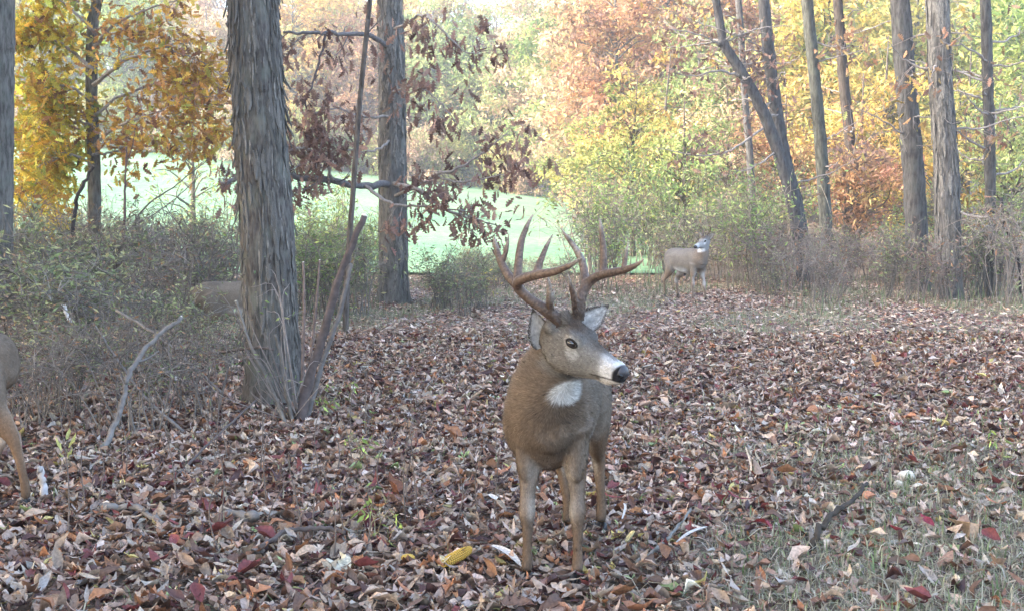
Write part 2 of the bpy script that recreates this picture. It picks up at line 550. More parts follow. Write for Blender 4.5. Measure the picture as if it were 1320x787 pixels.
def build_grass():
    rng = np.random.default_rng(31)
    parts = []
    # short tufts through the leaves
    n = 240000
    y = np.sqrt(rng.uniform(3.4 ** 2, 24 ** 2, n)); x = rng.uniform(-.5, .5, n) * (y + 1)
    g = grassy(x, y)
    tuft = np.sin(7 * x + 3 * np.sin(2.3 * y)) * np.sin(6 * y + 2 * np.sin(3.1 * x))
    keep = rng.random(n) < np.clip(g * 1.15 + .06, 0, 1) * (.25 + .75 * (tuft > .1))
    x, y = x[keep], y[keep]; n = len(x)
    pal = [(4, (.20, .25, .11)), (4, (.29, .30, .17)), (6, (.40, .36, .25)), (2, (.15, .22, .09)), (3, (.48, .43, .32))]
    parts.append(blades(rng, x, y, rng.uniform(.04, .11, n), .0035, pick(rng, pal, n), 1.0))
    # thick short dry grass on the near side of the trail
    n = 60000
    y = rng.uniform(3.4, 7.2, n); x = rng.uniform(-.2, .5, n) * (y + .6)
    keep = rng.random(n) < np.clip(grassy(x, y) * 1.1 - .2, 0, 1) * .75
    x, y = x[keep], y[keep]; n = len(x)
    pal2 = [(4, (.24, .27, .14)), (5, (.42, .38, .27)), (5, (.34, .29, .21)), (3, (.52, .47, .37))]
    parts.append(blades(rng, x, y, rng.uniform(.02, .075, n), .0022, pick(rng, pal2, n), 1.6))
    # taller weeds along the edge of the thickets
    n = 15000
    y = rng.uniform(15.5, 26.5, n); x = rng.uniform(-.52, .52, n) * y
    e = np.where(x < -2.0, 15.5, np.where(x < 1.2, 20.5, np.where(x < 4.2, 20.0, 17.0)))
    pt = np.sin(1.9 * x + 2 * np.sin(.9 * y)) * np.sin(1.3 * y + x)
    keep = (y > e + .8 * np.sin(2.3 * x) + rng.exponential(.5, n)) & (rng.random(n) < .25 + .6 * (pt > 0))
    x, y = x[keep], y[keep]; n = len(x)
    pal = [(5, (.17, .21, .11)), (4, (.22, .20, .13)), (4, (.24, .17, .12)), (2, (.14, .20, .08))]
    parts.append(blades(rng, x, y, rng.uniform(.10, .50, n) * rng.uniform(.5, 1, n), .006, pick(rng, pal, n), .7))
    V, F, C = join(parts)
    o = obj('grass', new_mesh('grass', V, F, M_GRASS, C), None, 'stuff')
    tag(o, 'short dry grass and weeds growing up through the fallen leaves', 'grass')
# ------------------------------------------------------------------ trees
def bark_trunk(P, rad, sides=20, ridge=.06, rng=None, per=10, flare=.0):
    """trunk with ridged cross-section along the rows of P; last: base flare"""
    S = spline(np.column_stack([P, rad]), (len(P) - 1) * per + 1)
    n = len(S)
    V, F = tube(S[:, :3], np.maximum(S[:, 3], .004), sides)
    V = V.copy()
    ph = rng.uniform(0, 6.28, 4)
    for i in range(n):
        c, r = S[i, :3], S[i, 3]
        hgt = c[2] - S[0, 2]
        for j in range(sides):
            k = i * sides + j
            th = 2 * math.pi * j / sides
            a = 1 + ridge * (math.sin(5 * th + ph[0] + .6 * hgt) * .5 + math.sin(9 * th + ph[1] - 1.1 * hgt) * .5) + ridge * .6 * rng.standard_normal()
            a += flare * math.exp(-hgt / .25) * (1 + .5 * math.sin(4 * th + ph[2]))
            V[k] = c + (V[k] - c) * a
    return V, F

def leaf_cloud(rng, centres, radii, per, size, pal, flat=.6, clump_jit=.22, tri=None):
    """leaves about clump centres; colours vary by clump"""
    n = len(centres) * per
    ci = np.repeat(np.arange(len(centres)), per)
    d = rng.standard_normal((n, 3)); d[:, 2] *= flat
    pos = centres[ci] + d * radii[ci][:, None] * .55
    N = rng.standard_normal((n, 3)); N[:, 2] += .7
    ck = pick(rng, pal, len(centres), clump_jit)
    col = ck[ci] * np.exp(.22 * rng.standard_normal((n, 1)))
    mixm = rng.random(n) < .25
    col[mixm] = pick(rng, pal, int(mixm.sum()), .2)
    t = tri or SIMPLE[0]
    return scatter(t[0], t[1], pos, frames(N, rng.uniform(0, 6.28, n)), size * rng.uniform(.6, 1.35, n), np.clip(col, .004, .9))

def crown_points(rng, c, r, n):
    p = rng.standard_normal((n, 3)); p /= np.linalg.norm(p, axis=1)[:, None]
    p *= (rng.random((n, 1)) ** .45)
    p *= 1 + .22 * np.sin(4 * p[:, :1] * 3 + 5 * p[:, 2:3])
    return np.asarray(c) + p * np.asarray(r)

def tree_meshes(rng, height, trunk_r, cz, cr, ncl, per, size, pal, bark=(1, 1, 1), lean=(0, 0), cl_r=.8, limb_sides=5, first=.35, sides=12, tri=None):
    """trunk (with limbs) and crown meshes about the origin"""
    top = np.array([lean[0], lean[1], height])
    P = np.array([[0, 0, -.3], [lean[0] * .1, lean[1] * .1, height * .2], [lean[0] * .45 + .1 * rng.standard_normal(), lean[1] * .45, height * .55], top])
    rad = [trunk_r * 1.15, trunk_r, trunk_r * .7, trunk_r * .18]
    V, F = bark_trunk(P, rad, sides, .07, rng, 7, .35)
    mb = MB().add(V, F, bark)
    cen = crown_points(rng, (lean[0] * .8, lean[1] * .8, cz), cr, ncl)
    S = spline(np.column_stack([P, rad]), 40)
    for c in cen:
        hz = np.clip(c[2] - rng.uniform(.15, .4) * np.hypot(c[0], c[1]) - .3, height * first, height * .97)
        k = int(np.argmin(np.abs(S[:, 2] - hz)))
        s = S[k, :3]; r0 = max(S[k, 3] * .45, .012)
        m = (s + c) / 2 + np.array([0, 0, .12 * np.linalg.norm(c - s)]) + .1 * rng.standard_normal(3) * np.linalg.norm(c - s)
        L = spline(np.array([s, m, c]), 7)
        mb.add(*tube(L, np.linspace(r0, .008, 7), limb_sides, cap=False), c=bark)
    rr = cl_r * rng.uniform(.6, 1.3, ncl)
    Vc, Fc, Cc = leaf_cloud(rng, cen, rr, per, size, pal, tri=tri)
    return mb.mesh('trunk', M_BARK), new_mesh('crown', Vc, Fc, M_LEAF, Cc)

def place_tree(name, label, group, base, tm, cm, rz, s):
    e = empty(name, base, label, 'tree', group)
    for n_, me in (('trunk', tm), ('crown', cm)):
        o = bpy.data.objects.new(n_, me); COL.objects.link(o); o.parent = e
    e.rotation_euler = (0, 0, rz)
    e.scale = (s, s, s)
    return e

YELLOW = [(5, (.55, .42, .11)), (3, (.48, .44, .14)), (2, (.42, .29, .10)), (2, (.30, .35, .12))]
GOLD = [(5, (.52, .34, .10)), (3, (.54, .41, .13)), (2, (.38, .22, .10)), (2, (.34, .34, .12))]
ORANGE = [(5, (.44, .25, .13)), (3, (.36, .20, .13)), (2, (.48, .35, .15)), (2, (.27, .18, .12))]
RUSSET = [(5, (.33, .19, .13)), (3, (.25, .14, .10)), (2, (.40, .26, .16))]
GREEN = [(5, (.20, .28, .08)), (3, (.28, .36, .10)), (2, (.40, .42, .12)), (2, (.14, .20, .07))]
PALEGREEN = [(5, (.30, .38, .14)), (3, (.42, .45, .18)), (2, (.24, .30, .12)), (2, (.35, .28, .14))]
YGREEN = [(5, (.38, .37, .12)), (4, (.46, .40, .13)), (3, (.28, .31, .10)), (1, (.42, .29, .13))]
PINK = [(5, (.52, .38, .25)), (3, (.44, .30, .20)), (2, (.52, .44, .24)), (2, (.34, .34, .16))]
GREYB = (1.0, 1.0, 1.0); DARKB = (.42, .36, .34); BROWNB = (.8, .7, .62)

def where(px):
    for lim, w in ((40, 'behind the grey trunk'), (95, 'between the grey trunk and the slim yellow tree'), (150, 'behind the slim yellow tree'), (230, 'beside the slim yellow tree'), (300, 'between the slim yellow tree and the shaggy trunk'),
                   (390, 'behind the shaggy trunk'), (475, 'between the shaggy trunk and the oak'), (545, 'behind the oak'), (610, 'beyond the oak branches'), (690, 'beyond the tips of the oak branches'), (770, 'above the big buck'), (850, 'beside the small buck rump'),
                   (930, 'behind the small buck'), (985, 'behind the thin pole'), (1045, 'behind the leaning trunk'), (1100, 'behind the dark narrow trunk'), (1165, 'between the dark trunk and the straight grey trunk'), (1235, 'behind the two largest grey trunks'), (1275, 'between the ridged trunk and the slender one')):
        if px < lim:
            return w
    return 'beyond the slender trunk'

def build_far_trees():
    rng = np.random.default_rng(41)
    kinds = {}
    specs = [('yellow', YELLOW), ('gold', GOLD), ('orange', ORANGE), ('russet', RUSSET), ('green', GREEN), ('palegreen', PALEGREEN), ('pink', PINK), ('ygreen', YGREEN)]
    for nm, pal in specs:
        for v in range(2):
            kinds[nm, v] = tree_meshes(rng, 15, .22, 8.3, (4.0, 4.0, 7.4), 125, 75, .46, pal, GREYB, (rng.uniform(-.6, .6), rng.uniform(-.6, .6)), 1.25, 4, .18, 10, DIAMOND)
    words = {'yellow': 'bright yellow', 'gold': 'golden yellow', 'orange': 'orange', 'russet': 'russet brown', 'green': 'dull green', 'palegreen': 'pale green', 'pink': 'pinkish brown', 'ygreen': 'yellow-green'}
    # (px, distance, kind, scale): the wood that closes the far side of the field
    row = [(-40, 98, 'palegreen', 1.1), (40, 93, 'ygreen', 1.0), (105, 97, 'palegreen', .95), (165, 92, 'green', .9), (225, 99, 'gold', 1.05), (280, 93, 'pink', .85), (335, 97, 'orange', .95),
           (385, 92, 'gold', 1.0), (425, 98, 'gold', 1.15), (470, 93, 'orange', .9), (520, 97, 'gold', 1.1), (560, 92, 'palegreen', 1.0), (600, 94, 'palegreen', 1.05), (645, 90, 'palegreen', .95),
           (690, 88, 'pink', 1.1), (735, 84, 'green', 1.0), (775, 82, 'gold', 1.1)]
    for i, (px, y, k, s) in enumerate(row):
        x = (px - 660) / FPX * y
        tm, cm = kinds[k, i % 2]
        place_tree('field_edge_tree', words[k] + ' tree at far field edge, ' + where(px), 'trees along the far edge of the field', (x, y, gz(x, y)), tm, cm, rng.uniform(0, 6.28), s * .92)
    for i in range(26):
        y = rng.uniform(104, 132); px = -60 + i * 57 + rng.uniform(-15, 15)
        x = (px - 660) / FPX * y
        k = ['palegreen', 'orange', 'gold', 'pink', 'green', 'yellow', 'russet'][int(rng.integers(7))]
        tm, cm = kinds[k, i % 2]
        place_tree('hillside_tree', words[k] + ' tree in the hill wood, ' + where(px), 'trees in the wood on the hill', (x, y, gz(x, y)), tm, cm, rng.uniform(0, 6.28), rng.uniform(1.0, 1.3))
    # bushes under those trees, leafy down to the grass
    for v, pal in enumerate((PALEGREEN, GREEN, PINK, YGREEN)):
        kinds['b', v] = tree_meshes(rng, 4.2, .05, 2.0, (2.2, 2.0, 2.0), 40, 60, .34, pal, BROWNB, (0, 0), .75, 3, .08, 5)
    wb = ('pale green', 'dull green', 'pinkish brown', 'yellow-green')
    for i in range(34):
        px = -50 + 26 * i + rng.uniform(-8, 8); y = rng.uniform(86, 92) - (4 if px > 650 else 0); x = (px - 660) / FPX * y; v = int(rng.integers(4))
        place_tree('field_edge_shrub', wb[v] + ' shrub at far field edge, ' + where(px), 'shrubs along the far edge of the field', (x, y, gz(x, y)), *kinds['b', v], rng.uniform(0, 6.28), rng.uniform(.7, 1.2))['category'] = 'shrub'
    # more of the wood, out of view: trees added to shade the foreground
    shade = [tree_meshes(rng, 14, .22, 8.6, (3.6, 3.6, 5.0), 120, 80, .42, p_, GREYB, (0, 0), 1.15, 4, .22, 10, DIAMOND) for p_ in (YGREEN, GOLD)]
    for i, (x, y) in enumerate(((-10.5, -5.5), (-9.0, .5), (-9.6, 6.0), (-12.0, 11.5), (-14.5, 16.0), (-15.5, -2.5), (-16.0, 4.5), (-17.5, 10.5), (-6.5, -8.0), (-21.0, -7.0), (-22.5, 1.0))):
        tm, cm = shade[i % 2]
        place_tree('unseen_shade_tree', ('yellow-green', 'golden')[i % 2] + ' leaved tall tree in the wood on the walking deer side of the trail', 'tall trees on the walking deer side', (x, y, gz(x, y)), tm, cm, rng.uniform(0, 6.28), rng.uniform(.9, 1.08))
    # the nearer wood to the right of the field
    mid = [(745, 62, 'pink', .95), (800, 55, 'orange', .95), (850, 60, 'orange', 1.3), (900, 52, 'palegreen', .75), (870, 70, 'orange', 1.25), (955, 58, 'orange', 1.05), (1010, 66, 'pink', 1.15), (1065, 50, 'yellow', .95),
           (1120, 60, 'yellow', 1.1), (1180, 52, 'ygreen', .95), (1235, 62, 'palegreen', 1.1), (1290, 55, 'palegreen', 1.0), (1345, 48, 'green', 1.0), (1010, 90, 'pink', 1.3), (1150, 85, 'gold', 1.3), (1280, 88, 'palegreen', 1.3)]
    for i, (px, y, k, s) in enumerate(mid):
        x = (px - 660) / FPX * y
        tm, cm = kinds[k, i % 2]
        place_tree('autumn_tree', words[k] + ' autumn tree in nearer wood, ' + where(px), 'autumn trees behind the small buck', (x, y, gz(x, y)), tm, cm, rng.uniform(0, 6.28), s * .8)

def stem_px(pts, y, base_extra=True):
    """polyline of trunk centre pixels at one distance -> world rows, first row dropped to the ground"""
    P = [at(px, py, y + (0 if len(t) == 0 else t[0])) for px, py, *t in pts]
    P = np.array(P)
    b = P[0].copy(); b[2] = float(gz(b[0], b[1])) - .08
    d = P[1] - P[0]
    b[:2] = P[0][:2] - d[:2] / max(abs(d[2]), .1) * (P[0][2] - b[2]) * .5
    return np.vstack([b, P])

def canopy(rng, top, r, ncl, per, size, pal, root, trunk_end, bark=GREYB, rad=.08):
    """limbs and leaves high above the trail: the crown of a tree whose trunk stands in view"""
    cen = crown_points(rng, top, r, ncl)
    mb = MB()
    for c in cen:
        t = rng.uniform(0, 1)
        s = trunk_end + np.array([0, 0, 1.0]) * (top[2] - trunk_end[2]) * t * .8
        m = (s + c) / 2 + np.array([0, 0, .3])
        mb.add(*tube(spline(np.array([s, m, c]), 6), np.linspace(rad * (1 - .6 * t), .01, 6), 5, cap=False), c=bark)
    mb.build('limb', M_BARK, root)
    V, F, C = leaf_cloud(rng, cen, np.full(ncl, 1.1), per, size, pal)
    obj('crown', new_mesh('crown', V, F, M_LEAF, C), root)

def shag_plate(rng, amt=1.0):
    ln, wd = 1.0, 1.0
    rows = 6
    V = []
    off = rng.uniform(-.12, .12, rows)
    wv = np.array([.35, .85, 1, 1, .8, .35]) * rng.uniform(.8, 1.15, rows)
    lift = np.array([0, 0, .05, .2, .5, 1.1]) * rng.uniform(.15, 1.5) * amt
    lift[0] = rng.choice([0, 0, .25, .5])
    for i in range(rows):
        z = .5 - i / (rows - 1)
        for u, dy in ((-.5, 0), (-.1 + .1 * rng.standard_normal(), .35), (.5, .1), (.4, -.35), (-.4, -.35)):
            V.append((off[i] + u * wv[i], dy + lift[i] * 2.2, z + .03 * rng.standard_normal()))
    F = []
    for i in range(rows - 1):
        for j in range(5):
            k = (j + 1) % 5
            F.append((i * 5 + j, i * 5 + k, (i + 1) * 5 + k, (i + 1) * 5 + j))
    F += [tuple(range(4, -1, -1)), tuple((rows - 1) * 5 + j for j in range(5))]
    return np.array(V), F

def dress_bark(rng, trunk_obj, S, n, z0, z1, lw, wdt, thick, one=False):
    """shaggy plates fixed along a trunk whose centre line/radius rows are S"""
    meshes = []
    for i in range(14):
        V, F = shag_plate(rng, .45 if one else 1.0)
        c = np.clip(np.array([1, .98, .95]) * rng.uniform(.55, 1.2), .2, 1.6)
        meshes.append((V, F, c, new_mesh('bark_plate', V, F, M_PLATE, np.tile(c, (len(V), 1)), smooth=False)))
    mb = MB()
    for i in range(n):
        z = rng.uniform(z0, z1); th = rng.uniform(0, 2 * math.pi)
        k = int(np.argmin(np.abs(S[:, 2] - z)))
        c, r = S[k, :3], S[k, 3]
        out = np.array([math.cos(th), math.sin(th), 0.0])
        ax = nrm(S[min(k + 1, len(S) - 1), :3] - S[max(k - 1, 0), :3])
        out = nrm(out - ax * out.dot(ax)); tan = np.cross(out, ax)
        tilt = .05 * rng.standard_normal()
        ax2 = nrm(ax + tan * tilt); tan2 = np.cross(out, ax2)
        L = rng.uniform(*lw); W = rng.uniform(*wdt); T = rng.uniform(*thick)
        pos = c + out * (r * 1.0 + T * .2) + ax * (z - c[2])
        M = np.array([tan2 * W, out * T, ax2 * L]).T
        V, F, cc, me = meshes[int(rng.integers(14))]
        if one:
            mb.add(V @ M.T + pos, F, cc)
        else:
            o = bpy.data.objects.new('bark_plate', me); COL.objects.link(o)
            o.parent = trunk_obj
            o.matrix_parent_inverse = trunk_obj.matrix_basis.inverted()
            mw = Matrix.Identity(4)
            for a in range(3):
                for b in range(3):
                    mw[a][b] = M[a, b]
                mw[a][3] = pos[a]
            o.matrix_basis = Matrix.Translation(-trunk_obj.parent.location) @ mw if False else mw
            o.matrix_parent_inverse = (trunk_obj.parent.matrix_basis @ trunk_obj.matrix_parent_inverse).inverted()
    if one:
        mb.build('bark_plates', M_PLATE, trunk_obj.parent, 'stuff', smooth=False)

OAKLEAF = None
def lobed_leaf(rng, droop):
    """an oak leaf hanging from its stalk at the origin, along -Z, about 1 long; real lobes"""
    rows = [0, .10, .2, .3, .42, .52, .62, .74, .84, 1.0]
    w = [.01, .06, .20, .08, .30, .12, .33, .12, .20, .02]
    V = []
    cur = rng.uniform(-.5, .5); cup = rng.uniform(.2, .9)
    for r, ww in zip(rows, w):
        for u in (-1, 0, 1):
            V.append((u * ww * (1 - .2 * cup), cup * abs(u) * ww * .8 + cur * r * r * .5 + .02 * rng.standard_normal(), -r + .15 * abs(u) * ww))
    F = []
    for i in range(len(rows) - 1):
        for j in range(2):
            a = i * 3 + j
            F += [(a, a + 1, a + 4), (a, a + 4, a + 3)]
    return np.array(V), np.array(F)

def hang_leaves(rng, root, tips, spread, n, size, pal, one_by_one=300, name='leaf', mat=None, hang=1.0):
    """leaves near twig points; the ones in front singly, the rest joined"""
    mat = mat or M_LEAF
    tmpl = [lobed_leaf(rng, 1) for _ in range(6)]
    cols = [pick(rng, pal, 4, .25) for _ in range(6)]
    meshes = [[new_mesh(name, tv, tf, mat, np.tile(cols[i][c], (len(tv), 1))) for c in range(4)] for i, (tv, tf) in enumerate(tmpl)]
    ti = rng.integers(0, len(tips), n)
    pos = tips[ti] + spread * rng.standard_normal((n, 3))
    loc = np.array(root.location)
    parts = []
    for i in range(n):
        s = size * rng.uniform(.6, 1.25)
        rx, ry, rz = rng.normal(0, .9 * (1.3 - hang * .5)), rng.normal(0, .9 * (1.3 - hang * .5)), rng.uniform(0, 6.28)
        E = Matrix.Rotation(rz, 3, 'Z') @ Matrix.Rotation(rx, 3, 'X') @ Matrix.Rotation(ry, 3, 'Y')
        k = int(rng.integers(6))
        if i < one_by_one:
            o = bpy.data.objects.new(name, meshes[k][int(rng.integers(4))]); COL.objects.link(o)
            o.parent = root
            o.location = pos[i] - loc
            o.rotation_euler = E.to_euler(); o.scale = (s, s, s)
        else:
            tv, tf = tmpl[k]
            parts.append((tv * s @ np.array(E).T + pos[i], tf, np.tile(pick(rng, pal, 1, .25)[0], (len(tv), 1))))
    if parts:
        V, F, C = join(parts)
        obj('foliage', new_mesh('foliage', V, F, mat, C), root, 'stuff')

def branch_system(rng, lines, nsub=5, sub_len=.8, sub_r=.35, droop=0.0):
    """lines: list of (points, r0, r1). returns MB of wood and twig-end points"""
    out = []; tips = []
    for pts, r0, r1, *cc in lines:
        mb = MB(); out.append(mb)
        P = spline(np.array(pts), max(8, 5 * len(pts)))
        P[1:-1] += .012 * rng.standard_normal((len(P) - 2, 3))
        mb.add(*tube(P, np.linspace(r0, r1, len(P)), 7), c=np.array(cc[0] if cc else (.30, .27, .25)))
        L = np.linalg.norm(np.diff(P, axis=0), axis=1).sum()
        for _ in range(int(nsub * L) + 1):
            k = int(rng.integers(int(len(P) * .25), len(P)))
            d = nrm(P[min(k + 1, len(P) - 1)] - P[max(k - 1, 0)])
            v = nrm(d * .6 + .9 * rng.standard_normal(3) + np.array([0, 0, -droop]))
            l2 = sub_len * rng.uniform(.4, 1.1)
            Q = spline(np.array([P[k], P[k] + v * l2 * .5 + .05 * rng.standard_normal(3), P[k] + v * l2 + np.array([0, 0, -.12 * l2])]), 6)
            rr = max(.005, (r0 + (r1 - r0) * k / len(P)) * sub_r)
            mb.add(*tube(Q, np.linspace(rr, .003, 6), 4, cap=False), c=np.array(cc[0] if cc else (.28, .24, .22)))
            tips += [Q[3], Q[4], Q[5]]
            for _ in range(2):
                v2 = nrm(v + .9 * rng.standard_normal(3)); q = Q[int(rng.integers(2, 6))]
                e = q + v2 * l2 * .4
                mb.add(*tube(np.array([q, (q + e) / 2 + .02 * rng.standard_normal(3), e]), [.004, .003, .002], 3, cap=False), c=np.array((.28, .24, .22)))
                tips += [e]
    return out, np.array(tips)

def wood_tree(name, label, px_pts, y, r0, r1, rng, sides=18, bark=GREYB, group=None, ridge=.06, mat=None, top_h=None, flare=.35):
    P = stem_px(px_pts, y)
    ext = P[-1] + (P[-1] - P[-2]) / np.linalg.norm(P[-1] - P[-2]) * 5.0
    P = np.vstack([P, ext])
    L = np.linspace(0, 1, len(P))
    rad = r0 + (r1 - r0) * L; rad[-1] = r1 * .55
    root = empty(name, P[0] + np.array([0, 0, .08]), label, 'tree', group)
    V, F = bark_trunk(P, rad, sides, ridge, rng, 10, flare)
    t = obj('trunk', new_mesh('trunk', V, F, mat or M_BARK, np.tile(bark, (len(V), 1))), root)
    S = spline(np.column_stack([P, rad]), 200)
    return root, t, S

OAKDEAD = [(5, (.235, .140, .105)), (4, (.30, .185, .140)), (2, (.15, .085, .068)), (2, (.36, .235, .175))]

def build_near_trees():
    rng = np.random.default_rng(51)
    # ---- the shaggy trunk beside the trail
    root, t, S = wood_tree('shagbark_tree', 'thick trunk with long peeling strips of shaggy grey bark, beside the trail', [(352, 470), (344, 300), (333, 140), (326, 0)], 8.9, .205, .175, rng, 28, ridge=.05, mat=M_SHAG, flare=.3)
    dress_bark(rng, t, S, 300, .0, 3.35, (.16, .44), (.018, .036), (.008, .018))
    dress_bark(rng, t, S, 520, -.02, 3.6, (.10, .30), (.010, .022), (.006, .014), one=True)
    canopy(rng, np.array([S[-1][0], 9.0, 10.0]), (4.5, 4.5, 2.6), 50, 40, .22, YGREEN, root, S[-1][:3])
    # ---- the oak behind it, still holding brown leaves
    root, t, S = wood_tree('oak_tree', 'oak with rough grey trunk and drooping branches of withered brown leaves', [(507, 330), (506, 200), (505, 90), (503, 0)], 19.0, .235, .19, rng, 24, ridge=.06, flare=.3)
    dress_bark(rng, t, S, 260, .3, 5.2, (.25, .6), (.04, .09), (.008, .02), one=True)
    y = 17.6
    A = lambda px, py, dy=0.0: at(px, py, y + dy)
    lines = [([A(506, 236, 1.3), A(470, 240, .8), A(420, 233, .2), A(370, 226, -.2), A(325, 226, -.4), A(286, 237, -.6)], .062, .03, (.17, .16, .16)),
             ([A(505, 236, 1.3), A(540, 246, .6), A(570, 268, .2), A(600, 280, 0), A(640, 290, -.2)], .045, .010),
             ([A(470, 240, .8), A(505, 262, .2), A(540, 266, 0), A(600, 272, -.2)], .032, .010),
             ([A(505, 255, 1.3), A(560, 228, .4), A(600, 212, .2), A(637, 185, 0), A(655, 170, 0)], .030, .008),
             ([A(430, 234, .2), A(415, 205, 0), A(385, 190, -.2), A(372, 195, -.3)], .026, .008),
             ([A(505, 62, 1.3), A(470, 45, .8), A(420, 44, .2), A(365, 42, 0)], .045, .02, (.17, .16, .16)),
             ([A(420, 44, .2), A(408, 90, .1), A(395, 130, 0), A(392, 155, 0)], .02, .006, (.12, .10, .10)),
             ([A(505, 150, 1.3), A(470, 150, .6), A(430, 140, .2), A(400, 150, 0)], .024, .007),
             ([A(505, 120, 1.3), A(530, 110, .4), A(560, 125, 0), A(590, 160, 0)], .024, .007),
             ([A(505, 40, 1.3), A(545, 20, .4), A(575, 45, 0), A(605, 70, 0), A(625, 60, 0)], .024, .006),
             ([A(560, 228, .4), A(600, 235, .1), A(650, 225, -.2), A(676, 215, -.3)], .018, .006),
             ([A(505, 180, 1.3), A(480, 195, .5), A(440, 190, .1), A(420, 175, 0)], .02, .006)]
    mb, tips = branch_system(rng, lines, 4.2, .55)
    [b_.build('branch', M_TWIG, root) for b_ in mb]
    sel = tips[(rng.random(len(tips)) < .9)]
    hang_leaves(rng, root, sel, .10, 1500, .17, OAKDEAD, 300, hang=1.4)
    canopy(rng, np.array([S[-1][0], 19.0, 12.5]), (4.5, 4.0, 3.5), 40, 40, .26, RUSSET, root, S[-1][:3])
    # ---- thin pole in front of it
    root, t, S = wood_tree('thin_sapling', 'thin bare sapling pole rising in front of the brown-leaved oak', [(448, 345), (455, 250), (463, 140), (474, 30), (478, -10)], 14.0, .036, .026, rng, 9, bark=(.75, .66, .62), ridge=.03, flare=.1)
    # ---- trees with yellow leaves, over by the field
    root, t, S = wood_tree('yellow_tree', 'slim tree with yellow and orange leaves, standing between bramble and field', [(122, 330), (121, 220), (118, 120), (120, 30), (128, -10)], 21.0, .125, .085, rng, 16, flare=.2)
    B = lambda px, py, dy=0.0: at(px, py, 20.6 + dy)
    lines = [([B(119, 190), B(150, 165, -.4), B(190, 150, -.7), B(240, 160, -.8)], .035, .008), ([B(120, 110), B(160, 80, -.3), B(210, 60, -.5), B(262, 55, -.6)], .04, .008),
             ([B(120, 130), B(80, 110, -.3), B(45, 120, -.5)], .03, .008), ([B(120, 90), B(85, 60, .2), B(45, 45, .4), B(20, 55, .4)], .035, .008), ([B(121, 60), B(150, 30, 0), B(195, 10, 0), B(230, 0, 0)], .035, .01),
             ([B(120, 215), B(95, 200, -.4), B(60, 210, -.6), B(30, 225, -.6)], .03, .007), ([B(119, 160), B(85, 160, .3), B(45, 175, .4), B(22, 190, .4)], .03, .008), ([B(120, 150), B(165, 120, .3), B(220, 105, .5), B(270, 110, .6)], .03, .008),
             ([B(119, 200), B(150, 195, .4), B(175, 180, .5), B(215, 185, .5)], .025, .006), ([B(120, 40), B(90, 10, 0), B(60, -10, 0)], .03, .01),
             ([B(190, 150, -.7), B(240, 130, -.8), B(290, 120, -.8)], .015, .005), ([B(210, 60, -.5), B(255, 78, -.6), B(292, 100, -.6)], .016, .005), ([B(215, 185, .5), B(250, 182, .5), B(285, 170, .4)], .014, .005), ([B(60, 210, -.6), B(45, 240, -.6), B(50, 275, -.6)], .014, .005)]
    mb, tips = branch_system(rng, lines, 4.5, .6)
    [b_.build('branch', M_TWIG, root) for b_ in mb]
    left = tips[:, 0] / tips[:, 1] * FPX + 660 < 112
    Yp = [(5, (.60, .45, .06)), (4, (.50, .44, .08)), (3, (.52, .31, .06)), (2, (.33, .36, .08)), (1, (.26, .14, .07))]
    Op = [(4, (.52, .29, .07)), (3, (.42, .22, .08)), (4, (.57, .41, .08)), (2, (.24, .13, .08)), (1, (.38, .38, .10))]
    hang_leaves(rng, root, tips[left], .19, 2300, .19, Yp, 150, hang=.4)
    hang_leaves(rng, root, tips[~left], .18, 2300, .18, Op, 150, hang=.4)
    canopy(rng, np.array([S[-1][0], 21.0, 9.5]), (3.8, 3.8, 3.2), 40, 45, .25, GOLD, root, S[-1][:3])
    yroot = root
    root, t, S = wood_tree('grey_tree', 'grey trunk beside the slim yellow tree, on the side of the walking deer', [(-4, 350), (-3, 200), (-2, 80), (0, 0)], 16.0, .225, .185, rng, 20, flare=.2)
    yt, root = root, yroot
    C_ = lambda px, py, dy=0.0: at(px, py, 21.6 + dy)
    lines = [([C_(6, 120), C_(30, 105, -.3), C_(70, 110, -.5)], .03, .007), ([C_(6, 170), C_(35, 180, -.3), C_(65, 200, -.4)], .03, .007), ([C_(6, 210), C_(25, 225, -.3), C_(50, 245, -.4), C_(75, 250, -.4)], .025, .006),
             ([C_(7, 50), C_(40, 35, -.2), C_(80, 40, -.3)], .03, .007), ([C_(6, 140), C_(-30, 130, 0), C_(-60, 140, 0)], .03, .008)]
    mb, tips = branch_system(rng, lines, 5, .6)
    [b_.build('branch', M_TWIG, root) for b_ in mb]
    hang_leaves(rng, root, tips, .19, 1500, .19, [(4, (.45, .45, .09)), (3, (.56, .47, .08)), (2, (.34, .40, .08)), (2, (.50, .32, .07))], 220, hang=.4)
    root = yt
    canopy(rng, np.array([S[-1][0], 16.0, 10.0]), (3.8, 3.8, 3.4), 40, 45, .25, YELLOW, root, S[-1][:3])
